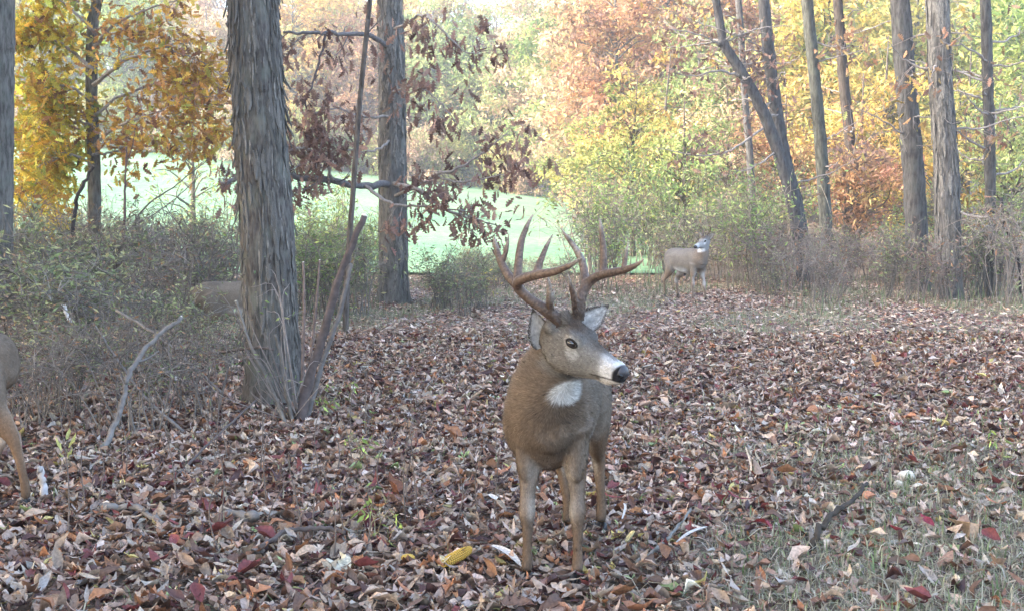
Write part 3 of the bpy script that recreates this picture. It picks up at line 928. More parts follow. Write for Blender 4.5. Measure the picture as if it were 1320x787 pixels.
    # ---- trunks at the right of the trail
    specs = [('grey_trunk_tree', 'straight grey trunk in the thicket, next to the double-ridged pale one', [(1182, 320), (1176, 200), (1168, 110), (1160, 0)], 21.5, .205, .165, (.66, .65, .67)),
             ('ridged_trunk_tree', 'pale grey trunk with deep ridges, largest one in the thicket behind the trail', [(1222, 330), (1220, 220), (1213, 110), (1208, 0)], 20.0, .215, .17, (.78, .76, .76)),
             ('slender_tree', 'slender grey trunk with bare side twigs at the far side of the thicket', [(1277, 330), (1276, 200), (1273, 100), (1270, 0)], 20.5, .10, .085, (.62, .60, .60)),
             ('mossy_trunk_tree', 'narrow grey-green trunk in front of the orange leaves, beside the dark one', [(1064, 290), (1058, 190), (1050, 100), (1040, 0)], 26.0, .15, .115, (.60, .63, .58)),
             ('dark_trunk_tree', 'narrow dark brown trunk rising out of orange leaves', [(1099, 285), (1096, 190), (1088, 110), (1080, 0)], 30.0, .155, .11, DARKB),
             ('leaning_tree', 'leaning grey trunk with crooked limbs and hanging brown leaves', [(1030, 285), (1008, 190), (995, 100), (984, 0)], 25.0, .17, .10, (.58, .58, .63)),
             ('crooked_tree', 'crooked dark limb tree that leans against the leaning grey trunk', [(1022, 260), (990, 160), (960, 100), (932, 55), (928, 30)], 24.6, .15, .07, (.52, .52, .58)),
             ('pole_tree', 'thin straight pole among the yellow leaves behind the small buck', [(968, 220), (962, 150), (956, 60), (952, 0)], 27.0, .085, .07, (.8, .8, .85))]
    pals = [YELLOW, YGREEN, RUSSET, GOLD, ORANGE, RUSSET, RUSSET, GOLD]
    for i, (nm, lb, pts, y, r0, r1, bk) in enumerate(specs):
        root, t, S = wood_tree(nm, lb, pts, y, r0, r1, rng, 18, bark=bk, ridge=.11 if nm == 'ridged_trunk_tree' else .07, flare=.25)
        if nm == 'ridged_trunk_tree':
            dress_bark(rng, t, S, 220, .3, 5.2, (.3, .7), (.04, .08), (.008, .02), one=True)
        vis = [(px, py) for px, py, *_ in pts]
        D = lambda px, py, dy=0.0: at(px, py, y + dy)
        ln = []
        nb = {'slender_tree': 16, 'leaning_tree': 7, 'crooked_tree': 8, 'pole_tree': 4}.get(nm, 5)
        for k in range(nb):
            q = S[int(rng.integers(60, 150))]
            a = rng.uniform(0, 6.28); L = rng.uniform(.7, 1.9)
            d = np.array([math.cos(a), .6 * math.sin(a), rng.uniform(-.1, .5)])
            e = q[:3] + d * L
            ln.append(([q[:3], q[:3] + d * L * .5 + .08 * rng.standard_normal(3), e + .08 * rng.standard_normal(3)], .024, .006))
        if nm == 'crooked_tree':
            ln += [([D(955, 98), D(925, 92, -.4), D(890, 98, -.6), D(862, 88, -.8)], .03, .008), ([D(985, 165), D(940, 195, -.3), D(895, 200, -.5), D(845, 190, -.7)], .028, .007), ([D(932, 60), D(900, 45, -.3), D(850, 35, -.6)], .024, .007), ([D(1000, 195), D(975, 215, -.5), D(940, 225, -.8)], .02, .006)]
        mb, tips = branch_system(rng, ln, 3.0, .6)
        [b_.build('branch', M_TWIG, root) for b_ in mb]
        lp = {'slender_tree': (90, RUSSET), 'leaning_tree': (160, OAKDEAD), 'crooked_tree': (300, OAKDEAD), 'dark_trunk_tree': (240, ORANGE), 'mossy_trunk_tree': (120, ORANGE), 'ridged_trunk_tree': (110, ORANGE)}.get(nm, (80, GOLD))
        hang_leaves(rng, root, tips, .12, lp[0], .16, lp[1], lp[0], hang=1.0)
        canopy(rng, np.array([S[-1][0], y, 10.5 + .4 * i]), (3.2, 3.2, 2.8), 26, 40, .28, pals[i], root, S[-1][:3])
    # ---- leafy young trees that fill the wood between those trunks
    fill = [(1105, 33, 'gold', 5.2, GOLD, 'golden-leaved young tree behind the narrow dark trunk'), (1150, 36, 'yellow', 6.5, YELLOW, 'bright yellow young tree behind the straight grey trunk'), (1085, 29, 'orange', 3.4, ORANGE, 'low orange-leaved young tree around the narrow dark trunk'),
            (1245, 34, 'ygreen', 6.0, YGREEN, 'yellow-green young tree behind the pale ridged trunk'), (1300, 30, 'palegreen', 4.6, PALEGREEN, 'pale green young tree behind the slender trunk'), (1010, 33, 'orange', 4.6, ORANGE, 'orange-leaved young tree behind the leaning grey trunk'),
            (815, 33, 'ygreen', 5.0, YGREEN, 'yellow-green young tree at the end of the field'), (760, 44, 'ygreen', 5.0, YGREEN, 'yellow-green sapling tree at the corner of the field'), (880, 32, 'palegreen', 4.4, PALEGREEN, 'pale green young tree behind the small buck'),
            (935, 36, 'pink', 5.0, PINK, 'pinkish brown young tree beside the thin straight pole'), (850, 40, 'gold', 6.4, GOLD, 'golden young tree beyond the yellow-green one at the end of the field'),
            (1200, 30, 'gold', 3.4, GOLD, 'low golden bush-like tree between the two large grey trunks'), (250, 34, 'ygreen', 4.2, PALEGREEN, 'thin pale green young tree on the field side of the bramble')]
    for px, y, nm, h, pal, lb in fill:
        x = (px - 660) / FPX * y
        thin = nm == 'ygreen' and px == 250
        tm, cm = tree_meshes(rng, h, .05 + .006 * h, h * .58, (h * .34, h * .34, h * .42), 46 if not thin else 22, 60 if not thin else 22, .17 if y < 38 else .22, pal, BROWNB, (rng.uniform(-.4, .4), 0), .48, 4, .12, 8)
        place_tree('young_tree', lb, None, (x, y, gz(x, y)), tm, cm, rng.uniform(0, 6.28), 1.0)
# ------------------------------------------------------------------ undergrowth
def shrub_meshes(rng, h, spread, nst, ntw, nleaf, lsize, pal, stemc, arch=.6):
    mb = MB(); tips = []
    for _ in range(nst):
        a = rng.uniform(0, 6.28); b = .18 * spread * rng.standard_normal(2)
        L = h * rng.uniform(.6, 1.15)
        out = np.array([math.cos(a), math.sin(a), 0]) * spread * rng.uniform(.2, 1.0)
        p0 = np.array([b[0], b[1], -.04]); p1 = p0 + out * .25 + np.array([0, 0, L * .55]); p2 = p0 + out * .65 + np.array([0, 0, L * .9]); p3 = p0 + out * (1 + .3 * arch) + np.array([0, 0, L * (1 - .35 * arch * rng.random())])
        P = spline(np.array([p0, p1, p2, p3]) + np.vstack([np.zeros(3), .05 * h * rng.standard_normal((3, 3))]), 12)
        r = rng.uniform(.005, .014)
        c = np.array(stemc) * rng.uniform(.6, 1.5)
        mb.add(*tube(P, np.linspace(r, .0025, 12), 4, cap=False), c=c)
        for _ in range(ntw):
            k = int(rng.integers(3, 12)); v = nrm(rng.standard_normal(3) + np.array([0, 0, .5])); l2 = h * rng.uniform(.12, .4)
            Q = spline(np.array([P[k], P[k] + v * l2 * .5 + .02 * rng.standard_normal(3), P[k] + v * l2 + np.array([0, 0, -.1 * l2])]), 5)
            mb.add(*tube(Q, np.linspace(.006, .0026, 5), 3, cap=False), c=c * rng.uniform(.8, 1.3))
            tips += [Q[2], Q[3], Q[4]]
        tips += [P[-1], P[-3], P[-5]]
    tips = np.array(tips)
    n = nleaf
    pos = tips[rng.integers(0, len(tips), n)] + .05 * rng.standard_normal((n, 3))
    N = rng.standard_normal((n, 3)); N[:, 2] += .8
    V, F, C = scatter(SIMPLE[0][0], SIMPLE[0][1], pos, frames(N, rng.uniform(0, 6.28, n)), lsize * rng.uniform(.5, 1.3, n), pick(rng, pal, n, .25))
    return mb.mesh('stems', M_TWIG), new_mesh('foliage', V, F, M_LEAF, C)

def put_shrub(name, label, cat, group, x, y, ms, rz, s, sz=1.0):
    e = empty(name, (x, y, float(gz(x, y))), label, cat, group)
    for n_, me in (('stems', ms[0]), ('foliage', ms[1])):
        o = bpy.data.objects.new(n_, me); COL.objects.link(o); o.parent = e
    e.rotation_euler = (0, 0, rz); e.scale = (s, s, s * sz)
    return e

DULL = [(5, (.25, .30, .14)), (4, (.33, .345, .19)), (3, (.18, .22, .11)), (2, (.42, .39, .20)), (2, (.34, .23, .15))]
BROWNL = [(5, (.25, .17, .125)), (3, (.17, .12, .10)), (4, (.22, .24, .13)), (2, (.38, .22, .12))]
FRESH = [(5, (.22, .31, .11)), (3, (.30, .38, .13)), (2, (.40, .42, .14)), (2, (.15, .22, .09))]

def build_brush():
    rng = np.random.default_rng(61)
    dull = [shrub_meshes(rng, 1.25, .75, 11, 12, 300, .098, DULL, (.17, .155, .135)) for _ in range(5)]
    bare = [shrub_meshes(rng, 1.35, .9, 15, 12, 170, .080, BROWNL, (.185, .16, .14)) for _ in range(4)]
    brown = [shrub_meshes(rng, 1.0, .7, 12, 9, 230, .085, BROWNL, (.19, .155, .135)) for _ in range(4)]
    fresh = [shrub_meshes(rng, 1.7, .9, 12, 9, 620, .09, FRESH, (.16, .14, .11)) for _ in range(4)]
    def X(px, y):
        return (px - 660) / FPX * y
    # bramble thicket on the shagbark's side of the trail
    for i in range(66):
        y = rng.uniform(10.5, 25.5)
        px = rng.uniform(-60, 300)
        x = X(px, y)
        if px > 205 and y < 13.4:
            continue
        top = 1.05 if y > 15 else .68
        ms, nm, lb, gp = ((dull, 'bramble_bush', 'grey-green bramble bush ' + where(px) + (', by the field' if y > 18 else ', by the litter'), 'bramble bushes in the thicket'), (bare, 'bare_bush', 'leafless grey twig tangle ' + where(px) + (', by the field' if y > 18 else ', by the litter'), 'bare twig bushes in the bramble thicket'))[int(rng.random() < .38)]
        put_shrub(nm, lb, 'bush', gp, x, y, ms[int(rng.integers(len(ms)))], rng.uniform(0, 6.28), rng.uniform(.8, 1.15), top * rng.uniform(.8, 1.1))
    for px, y, s in ((212, 10.6, .62), (258, 10.9, .40), (292, 10.3, .34), (232, 11.2, .55)):
        put_shrub('screening_bush', 'low grey-green bush in front of the deer behind the shaggy trunk', 'bush', 'bushes in front of the hidden deer', X(px, y), y, dull[int(rng.integers(5))] if px != 262 else bare[1], rng.uniform(0, 6.28), s, .95)
    for i in range(12):
        y = rng.uniform(7.4, 10.2); px = rng.uniform(-40, 250)
        put_shrub('low_bramble', 'low dull green bramble at the edge of the thicket beside the walking deer', 'bush', 'low brambles beside the walking deer', X(px, y), y, dull[int(rng.integers(5))] if i % 2 else bare[int(rng.integers(4))], rng.uniform(0, 6.28), rng.uniform(.45, .62), .8)
    # between the shaggy trunk and the oak, and at the oak's foot
    for i in range(36):
        y = rng.uniform(16.0, 25); px = rng.uniform(385, 625)
        f = rng.random() < .35 and px < 520
        ms = fresh if f else (dull if rng.random() < .6 else brown)
        put_shrub('field_edge_bush', ('fresh green' if f else 'grey-green' if ms is dull else 'dry brown') + ' bush at the field edge, ' + where(px), 'bush', 'bushes under the oak', X(px, y), y, ms[int(rng.integers(len(ms)))], rng.uniform(0, 6.28), rng.uniform(.7, .95) * (1.0 if px < 540 else .75), rng.uniform(.75, 1.0))
    for px, y, s in ((400, 24, 1.1), (440, 26, 1.15), (290, 25, 1.1), (260, 27, 1.0), (470, 25, .9)):
        put_shrub('green_bush', 'fresh yellow-green leafy bush against the bright field behind the shaggy trunk', 'bush', 'green bushes against the field', X(px, y), y, fresh[int(rng.integers(4))], rng.uniform(0, 6.28), s)
    for i in range(18):
        y = rng.uniform(21.5, 27.5); px = rng.uniform(590, 790)
        put_shrub('weed_clump', 'low clump of dry weeds between the trail and the green field', 'plant', 'dry weeds before the field', X(px, y), y, (brown, dull)[i % 2][int(rng.integers(4))], rng.uniform(0, 6.28), rng.uniform(.4, .6), .85)
    # thicket behind the small buck
    for i in range(30):
        y = rng.uniform(21.5, 34); px = rng.uniform(765, 1010)
        k = rng.random()
        ms, w = (fresh, 'leafy green') if k < .45 else ((dull, 'grey-green') if k < .75 else (bare, 'bare grey'))
        put_shrub('thicket_bush', w + ' thicket bush ' + where(px) + (', deep inside' if y > 28 else ', at the edge'), 'bush', w + ' bushes behind the small buck', X(px, y), y, ms[int(rng.integers(4))], rng.uniform(0, 6.28), rng.uniform(.8, 1.2) * (1.0 + .03 * (y - 21)), rng.uniform(.85, 1.15))
    # purple-brown brush and dry growth under the right-hand trunks
    for i in range(50):
        y = rng.uniform(18.2, 27); px = rng.uniform(965, 1360)
        k = rng.random()
        ms, w = (brown, 'dry purple-brown') if k < .5 else ((bare, 'bare twiggy') if k < .7 else (dull, 'grey-green'))
        if px > 1080 and y > 22 and k > .7:
            ms, w = fresh, 'fresh green'
        put_shrub('understory_bush', w + ' low bush ' + where(px) + (', deep inside' if y > 23 else ', at the edge'), 'bush', w + ' bushes under the grey trunks', X(px, y), y, ms[int(rng.integers(4))], rng.uniform(0, 6.28), rng.uniform(.5, 1.2), rng.uniform(.75, 1.25))
    # yellow-leaved seedling by the weeds
    ye = shrub_meshes(rng, .55, .3, 5, 3, 26, .12, [(1, (.60, .50, .10)), (1, (.50, .46, .12))], (.2, .15, .1))
    put_shrub('yellow_seedling', 'small plant with bright yellow leaves beside the big buck, by the weeds', 'plant', None, X(626, 20), 20.0, ye, 0, 1.0)
    gs = shrub_meshes(rng, .35, .25, 4, 2, 16, .10, [(1, (.36, .44, .12)), (1, (.28, .38, .10))], (.2, .17, .1))
    for px, py in ((425, 540), (452, 520), (472, 600), (700 - 225, 700), (1290, 600)):
        g = ground(px, py)
        put_shrub('green_seedling', 'tiny seedling with a few pale green leaves in the leaf litter', 'plant', 'tiny green seedlings', g[0], g[1], gs, rng.uniform(0, 6.28), .55)
    # dry weed stalks standing in the litter near the shaggy trunk
    for i in range(48):
        px, py = rng.uniform(60, 640), rng.uniform(470, 730)
        g = ground(px, py)
        h = rng.uniform(.25, .6)
        P = spline(np.array([[0, 0, -.02], [.03 * rng.standard_normal(), .02, h * .5], [.07 * rng.standard_normal(), .02, h]]), 8)
        mb = MB().add(*tube(P, np.linspace(.0042, .0018, 8), 5), c=(.17, .135, .115))
        for _ in range(3):
            k = int(rng.integers(3, 7)); v = nrm(rng.standard_normal(3) + [0, 0, 1.0]) * h * .22
            mb.add(*tube(np.array([P[k], P[k] + v * .5, P[k] + v]), [.0016, .0014, .001], 3), c=(.2, .165, .14))
        o = mb.build('weed_stalk', M_TWIG)
        o.location = g
        tag(o, 'thin dry weed stalk standing in the leaf litter below the shaggy trunk', 'stalk', 'dry weed stalks in the litter')

def stick(name, label, lines, cat='stick', end=None, group=None, base=None):
    """lines: list of (world pts, r0, r1, colour)"""
    rng = np.random.default_rng(len(label))
    mb = MB(); p0 = np.array(lines[0][0][0])
    for pts, r0, r1, c in lines:
        P = spline(np.array(pts), 6 * len(pts))
        P[1:-1] += .25 * r0 * rng.standard_normal((len(P) - 2, 3))
        V, F = tube(P, np.linspace(r0, r1, len(P)), 9, wob=.07, rng=rng)
        mb.add(V - p0, F, c)
    o = mb.build(name, M_TWIG); o.location = p0
    tag(o, label, cat, group)
    if end is not None:
        P, r, nrm_ = end
        v, f = ellipsoid(np.array(P) - p0, frames(np.array([nrm_]), np.zeros(1))[0].T, (r, r, r * .25), 6, 12)
        e = MB().add(v, f, (.62, .56, .46)).build('cut_face', M_TWIG)
        e.parent = o
    return o

def build_sticks():
    rng = np.random.default_rng(71)
    GREY = (.20, .18, .165); DK = (.12, .095, .085); PALE = (.60, .56, .53)
    G = lambda px, py, h=0.0: ground(px, py) + np.array([0, 0, h])
    # the forked dead branch leaning in the brush
    b = G(128, 588, .0); y = b[1]
    fk = at(163, 492, y + .35)
    stick('forked_branch', 'grey forked dead branch propped upright in the litter before the bramble', [
        ([b, at(147, 550, y + .15), at(160, 510, y + .3), fk, at(176, 466, y + .45), at(200, 435, y + .6), at(234, 408, y + .7)], .019, .013, GREY),
        ([at(176, 466, y + .45), at(190, 462, y + .5), at(205, 452, y + .55)], .008, .004, GREY)], 'branch', (at(234, 408, y + .7), .013, (1, 0, .6)))
    g = G(240, 556, .01)
    stick('crossing_stick', 'thin straight grey stick crossing behind the forked dead branch', [([at(120, 416, g[1] + .5), at(150, 462, g[1] + .4), at(190, 515, g[1] + .2), g], .007, .012, GREY)])
    stick('leaning_branch', 'thin grey dead branch slanting down to the litter left of the shaggy trunk', [([at(150, 400, 10.2), at(200, 430, 9.8), at(240, 465, 9.4), G(290, 512, .02)], .012, .010, GREY)], 'branch')
    stick('fallen_pole', 'thin dark pole lying level in the brush against the shaggy trunk', [([at(215, 452, 9.3), at(270, 455, 9.0), at(330, 448, 8.6), at(352, 450, 8.5)], .011, .009, DK)], 'branch')
    stick('slanting_pole', 'long thin dead stem rising from the litter towards the clump at the trunk', [([G(150, 690, .03), at(215, 625, 6.0), at(270, 570, 6.9), at(330, 515, 7.8)], .009, .006, DK)], 'branch')
    # sawn-off stems sprouting at the foot of the shaggy trunk, one thing
    y = 8.15
    base = G(382, 540)
    root = empty('cut_sapling', base, 'clump of sprouted stems at the shaggy trunk, the thickest one sawn off', 'sapling')
    def st(nm, pts, r0, r1, c, cut=False):
        P = spline(np.array(pts), 7 * len(pts)); P[1:-1] += .12 * r0 * rng.standard_normal((len(P) - 2, 3))
        o = MB().add(*tube(P, np.linspace(r0, r1, len(P)), 12, wob=.04, rng=rng), c=c).build(nm, M_TWIG, root)
        if cut:
            d = nrm(P[-1] - P[-2])
            v, f = ellipsoid(P[-1], frames(np.array([d]), np.zeros(1))[0].T, (r1 * 1.06, r1 * 1.06, r1 * .55), 8, 14)
            MB().add(v, f, (.72, .66, .55)).build('cut_face', M_TWIG, o)
    st('stem', [G(385, 545, -.04), at(398, 490, y), at(420, 420, y + .05), at(440, 350, y + .1), at(470, 278, y + .15)], .040, .022, (.10, .078, .072), True)
    st('stem', [G(392, 540, -.04), at(415, 470, y + .25), at(440, 395, y + .4), at(452, 340, y + .5)], .020, .015, (.15, .135, .125))
    st('stem', [G(372, 548, -.04), at(350, 500, y - .1), at(325, 450, y - .1), at(304, 388, y)], .014, .009, (.18, .16, .14), True)
    st('stem', [G(380, 546, -.04), at(368, 500, y - .15), at(362, 460, y - .1), at(355, 430, y - .1)], .014, .009, (.15, .135, .12))
    st('stem', [G(388, 540, -.04), at(390, 470, y + .1), at(392, 400, y + .1), at(391, 338, y + .1)], .013, .008, (.20, .15, .13), True)
    st('stem', [G(396, 536, -.04), at(400, 470, y + .15), at(408, 390, y + .15), at(412, 335, y + .15)], .012, .007, (.20, .15, .13), True)
    tw = MB()
    tips = []
    for i in range(26):
        px, py = rng.uniform(300, 400), rng.uniform(400, 530)
        a = at(px, py, y - rng.uniform(0, .3)); b_ = a + np.array([rng.uniform(-.35, .35), rng.uniform(-.1, .1), rng.uniform(-.05, .35)])
        tw.add(*tube(spline(np.array([G(378 + rng.uniform(-8, 10), 543), (a + b_) / 2 + .05 * rng.standard_normal(3), b_]), 9), np.linspace(.004, .0015, 9), 4), c=np.array((.26, .22, .20)) * rng.uniform(.6, 1.3))
        tips.append(b_)
    tw.build('twigs', M_TWIG, root, 'stuff')
    tips = np.array(tips)
    n = 40
    pos = tips[rng.integers(0, len(tips), n)] + .05 * rng.standard_normal((n, 3))
    V, F, C = scatter(SIMPLE[0][0], SIMPLE[0][1], pos, frames(rng.standard_normal((n, 3)), rng.uniform(0, 6.28, n)), rng.uniform(.03, .055, n), pick(rng, FRESH, n))
    obj('foliage', new_mesh('foliage', V, F, M_LEAF, C), root)
    # black crooked stem in front of the field
    stick('crooked_sapling', 'black crooked stem rising from the bramble beside the slim yellow tree', [([at(92, 330, 18.5), at(97, 270, 18.5), at(99, 255, 18.4), at(112, 230, 18.4), at(120, 215, 18.4)], .035, .022, (.06, .05, .05)), ([at(92, 330, 18.5), at(88, 380, 18.5), at(95, 425, 18.5)], .035, .03, (.06, .05, .05))], 'stem')
    stick('bare_sapling', 'bare dark stem standing in the bramble before the bright field', [([at(160, 320, 19), at(161, 250, 19), at(163, 190, 19)], .024, .014, (.16, .11, .10)), ([at(160, 320, 19), at(159, 420, 19)], .024, .026, (.16, .11, .10)), ([at(162, 215, 19), at(170, 190, 19), at(175, 165, 19)], .010, .005, (.16, .11, .10))], 'stem')
    stick('arching_sapling', 'long arching twig stem slanting across the bright field from the bramble', [([at(150, 330, 17), at(185, 270, 17), at(225, 240, 17), at(270, 205, 17)], .016, .006, (.15, .12, .11)), ([at(175, 290, 17.2), at(215, 265, 17.2), at(260, 225, 17.2)], .012, .005, (.17, .14, .13)), ([at(150, 330, 17), at(140, 400, 17), at(138, 440, 17)], .016, .018, (.15, .12, .11))], 'stem')
    stick('dark_vine', 'black curved vine stem beside the slender trunk in the thicket', [([at(1291, 255, 20.2), at(1293, 285, 20.2), at(1304, 310, 20.2), at(1313, 330, 20.2), at(1316, 380, 20.2)], .030, .022, (.05, .042, .042))], 'stem')
    # sticks on the ground
    stick('ground_stick', 'grey stick lying in the litter behind the walking deer', [([G(132, 668, .05), G(175, 670, .06), G(210, 686, .04)], .017, .012, GREY)])
    stick('curved_stick', 'dark curved stick lying in the litter beneath the shaggy trunk stems', [([G(335, 722, .05), G(372, 706, .07), G(420, 700, .06), G(445, 702, .05)], .012, .009, DK)])
    stick('log_end', 'short grey piece of dead wood half buried in leaves', [([G(292, 672, .03), G(330, 684, .05)], .026, .024, GREY)])
    stick('bent_twig', 'dark bent twig arching up out of the grass in front of the trail', [([G(1040, 742, .0), at(1043, 722, 4.85), at(1052, 690, 4.9), at(1072, 662, 5.0), at(1098, 645, 5.1), at(1118, 622, 5.25)], .019, .008, (.055, .046, .038))], 'twig')
    stick('long_twig', 'long thin grey twig lying in the litter right of the big buck', [([G(820, 742, .05), G(850, 722, .06), G(875, 690, .05), G(890, 672, .06)], .009, .006, (.2, .19, .17))], 'twig')
    stick('pale_stub', 'pale barkless stub of wood leaning beside the walking deer', [([G(60, 646, .0), at(56, 625, 5.85), at(52, 600, 5.85)], .022, .013, (.50, .46, .44))])
    stick('white_stub', 'short white broken stub sticking out of the bramble', [([at(82, 392, 11.0), at(86, 404, 11.0), at(91, 414, 11.0)], .02, .016, (.75, .74, .74))])

# ------------------------------------------------------------------ small things lying on the leaves
def strip(pts, wid, c, lift=.3, n=14):
    """a curled husk blade: two-sided strip with a gutter"""
    P = spline(np.array(pts), n)
    T = np.gradient(P, axis=0)
    V, F = [], []
    for i in range(n):
        t = nrm(T[i]); s = nrm(np.cross(t, [0, 0, 1.0])); u = np.cross(s, t)
        w = wid * math.sin(math.pi * (.06 + .94 * (1 - i / (n - 1)) ** .8 * .95)) ** .6
        V += [P[i] - s * w + u * w * lift, P[i] - s * w * .5, P[i] + u * -w * .15, P[i] + s * w * .5, P[i] + s * w + u * w * lift]
    for i in range(n - 1):
        for j in range(4):
            a = i * 5 + j
            F.append((a, a + 1, a + 6, a + 5))
    return np.array(V), F

def build_small():
    rng = np.random.default_rng(81)
    G = lambda px, py, h=0.0: ground(px, py) + np.array([0, 0, h])
    # maize cob with kernels, half wrapped in husk
    a, b = G(570, 741, .05), G(607, 726, .06)
    ax = nrm(b - a); sd = nrm(np.cross(ax, [0, 0, 1])); up = np.cross(sd, ax); L = np.linalg.norm(b - a)
    root = empty('corn_cob', (a + b) / 2 - [0, 0, .05], 'yellow maize cob lying in the leaves in front of the big buck', 'corn cob')
    v, f = ellipsoid((a + b) / 2, [ax, sd, up], (L * .52, .019, .019), 12, 14)
    MB().add(v, f, (.40, .28, .12)).build('cob', M_THING, root)
    km = None
    tv, tf = ellipsoid((0, 0, 0), np.eye(3), (1, 1, 1), 4, 6)
    km = new_mesh('kernel', tv, tf, M_THING, np.tile((.62, .38, .07), (len(tv), 1)))
    for i in range(16):
        for j in range(14):
            t = -.46 + .92 * i / 15
            r = .0195 * math.sqrt(max(0, 1 - (t / .54) ** 2)) + .0015
            th = 2 * math.pi * j / 14
            p = (a + b) / 2 + ax * t * L + (sd * math.cos(th) + up * math.sin(th)) * r
            o = bpy.data.objects.new('kernel', km); COL.objects.link(o); o.parent = root
            o.location = p - np.array(root.location)
            o.rotation_euler = Matrix([ax, sd, up]).transposed().to_euler()
            k = rng.uniform(.85, 1.1)
            o.scale = (L / 33 * k, .0043, .0046)
            o.rotation_euler = (Matrix([ax, sd * math.cos(th) + up * math.sin(th), np.cross(ax, sd * math.cos(th) + up * math.sin(th))]).transposed()).to_euler()
    v, f = strip([a - ax * .02, a + ax * .02 + up * .02, a + ax * .05 + up * .012 - sd * .02], .022, 0)
    MB().add(v, f, (.62, .50, .28)).build('husk', M_LITTER, root)
    v, f = ellipsoid(G(526, 728, .04), np.eye(3), (.030, .02, .016), 8, 12)
    o = MB().add(v - G(526, 728, .04), f, (.58, .38, .08)).build('cob_piece', M_THING)
    o.location = G(526, 728, .04); tag(o, 'small broken piece of yellow maize cob among the leaves', 'corn cob')
    def husk(label, lines, name='corn_husk', cat='husk'):
        p0 = np.array(lines[0][0][0]); mb = MB()
        for pts, w, c in lines:
            v, f = strip(pts, w, c); mb.add(v - p0, f, c)
        o = mb.build(name, M_LITTER); o.location = p0
        return tag(o, label, cat)
    W = (.72, .66, .60); Y = (.62, .55, .30); T = (.55, .45, .34)
    g = G(967, 618, .02)
    husk('pale split husk standing upright in the litter right of the big buck', [([g, at(967, 598, g[1]), at(961, 575, g[1])], .018, W), ([g + [.01, 0, 0], at(975, 605, g[1]), at(990, 598, g[1])], .006, W)])
    g = G(806, 706, .03)
    husk('yellowish blunt husk leaf standing beside the big buck hind hoof', [([g, at(810, 696, g[1]), at(818, 684, g[1])], .033, Y)], 'husk_leaf', 'leaf')
    husk('white curled husk strip lying flat in the grass right of the big buck', [([G(872, 712, .05), G(890, 705, .07), G(912, 692, .05)], .011, (.56, .51, .46))])
    husk('white husk blade at the big buck front hoof', [([G(672, 743, .04), G(655, 736, .07), G(634, 722, .06)], .020, W)])
    husk('pale husk blade arched over leaves left of the big buck', [([G(652, 665, .04), at(642, 645, 5.35), at(630, 636, 5.4)], .018, W)])
    husk('cream torn husk leaf standing in the litter beside the dark curved stick', [([G(447, 742, .02), at(443, 722, 4.65), at(438, 710, 4.65)], .030, (.66, .60, .46)), ([G(440, 742, .02), at(430, 728, 4.6), at(420, 720, 4.6)], .022, (.62, .58, .47))])
    husk('pale stem strip lying beside the big buck hind leg', [([G(800, 690, .06), G(806, 664, .05), G(803, 655, .05)], .006, W)], 'husk_strip')
    # broad single leaves that stand out
    def big(label, px, py, t, s, c, rot, h=.06):
        tv, tf = TEMPL[t]
        o = obj('dry_leaf', new_mesh('dry_leaf', tv, tf, M_LITTER, np.tile(c, (len(tv), 1))))
        o.location = G(px, py, h); o.rotation_euler = rot; o.scale = (s, s, s)
        return tag(o, label, 'leaf')
    big('orange oak leaf lying on paler litter far down the trail', 1127, 480, 8, .22, (.42, .20, .07), (.7, .2, .5))
    big('rust brown leaf standing on edge in front of the grassy patch', 505, 648, 6, .17, (.22, .09, .05), (1.0, .1, 1.2))
    big('dark red leaf in a hollow of the litter below the rust brown one', 475, 688, 6, .14, (.10, .02, .025), (1.0, .3, .3))
    big('crimson leaf lying flat right of the big buck', 955, 658, 4, .15, (.22, .035, .04), (.1, .1, 1.4))
    big('crimson leaf in the grass by the white husk strip', 985, 690, 1, .12, (.24, .035, .045), (.3, .3, .9))
    big('crimson leaf beside the bent twig in the grass', 1195, 688, 0, .11, (.26, .03, .05), (.3, -.3, .2))
    big('small red leaf under the bent twig in the grass', 1155, 702, 0, .08, (.30, .05, .06), (.3, .3, 2.0))
    big('big tan leaf folded in the litter at the edge of the grass', 1240, 700, 7, .17, (.40, .27, .17), (.9, .2, .6))
    big('orange-brown leaf lying left of the big buck shoulder', 582, 572, 6, .17, (.34, .16, .08), (.5, -.1, 1.0))
    big('red leaf behind the big buck front leg', 790, 652, 4, .12, (.30, .04, .04), (.1, .1, 1.5))
    big('brown lobed leaf beside the dark curved stick', 365, 702, 9, .15, (.30, .17, .09), (.6, .2, .4))
    # white puffball fungi
    for i, (px, py, r) in enumerate(((1168, 622, .040), (1183, 634, .028), (1158, 630, .024))):
        p = G(px, py, r * .6)
        v, f = ellipsoid((0, 0, 0), np.eye(3), (r * 1.15, r, r * .75), 10, 14)
        v = v * (1 + .12 * np.sin(v[:, :1] * 90 + i) * np.cos(v[:, 1:2] * 80)) 
        o = MB().add(v, f, (.66, .58, .47)).build('puffball', M_THING)
        o.location = p; tag(o, 'pale rounded lump like a puffball sitting in the litter', 'fungus', 'pale lumps in the litter')
    # three-leaved yellow-green seedling by the walking deer
    b = G(88, 600)
    root = empty('hickory_seedling', b, 'seedling with broad pale yellow-green leaves beside the walking deer', 'plant')
    top = b + np.array([-.01, 0, .10])
    MB().add(*tube(np.array([b - [0, 0, .02], (b + top) / 2 + [.01, 0, 0], top]), [.004, .003, .002], 5), c=(.25, .25, .12)).build('stem', M_TWIG, root)
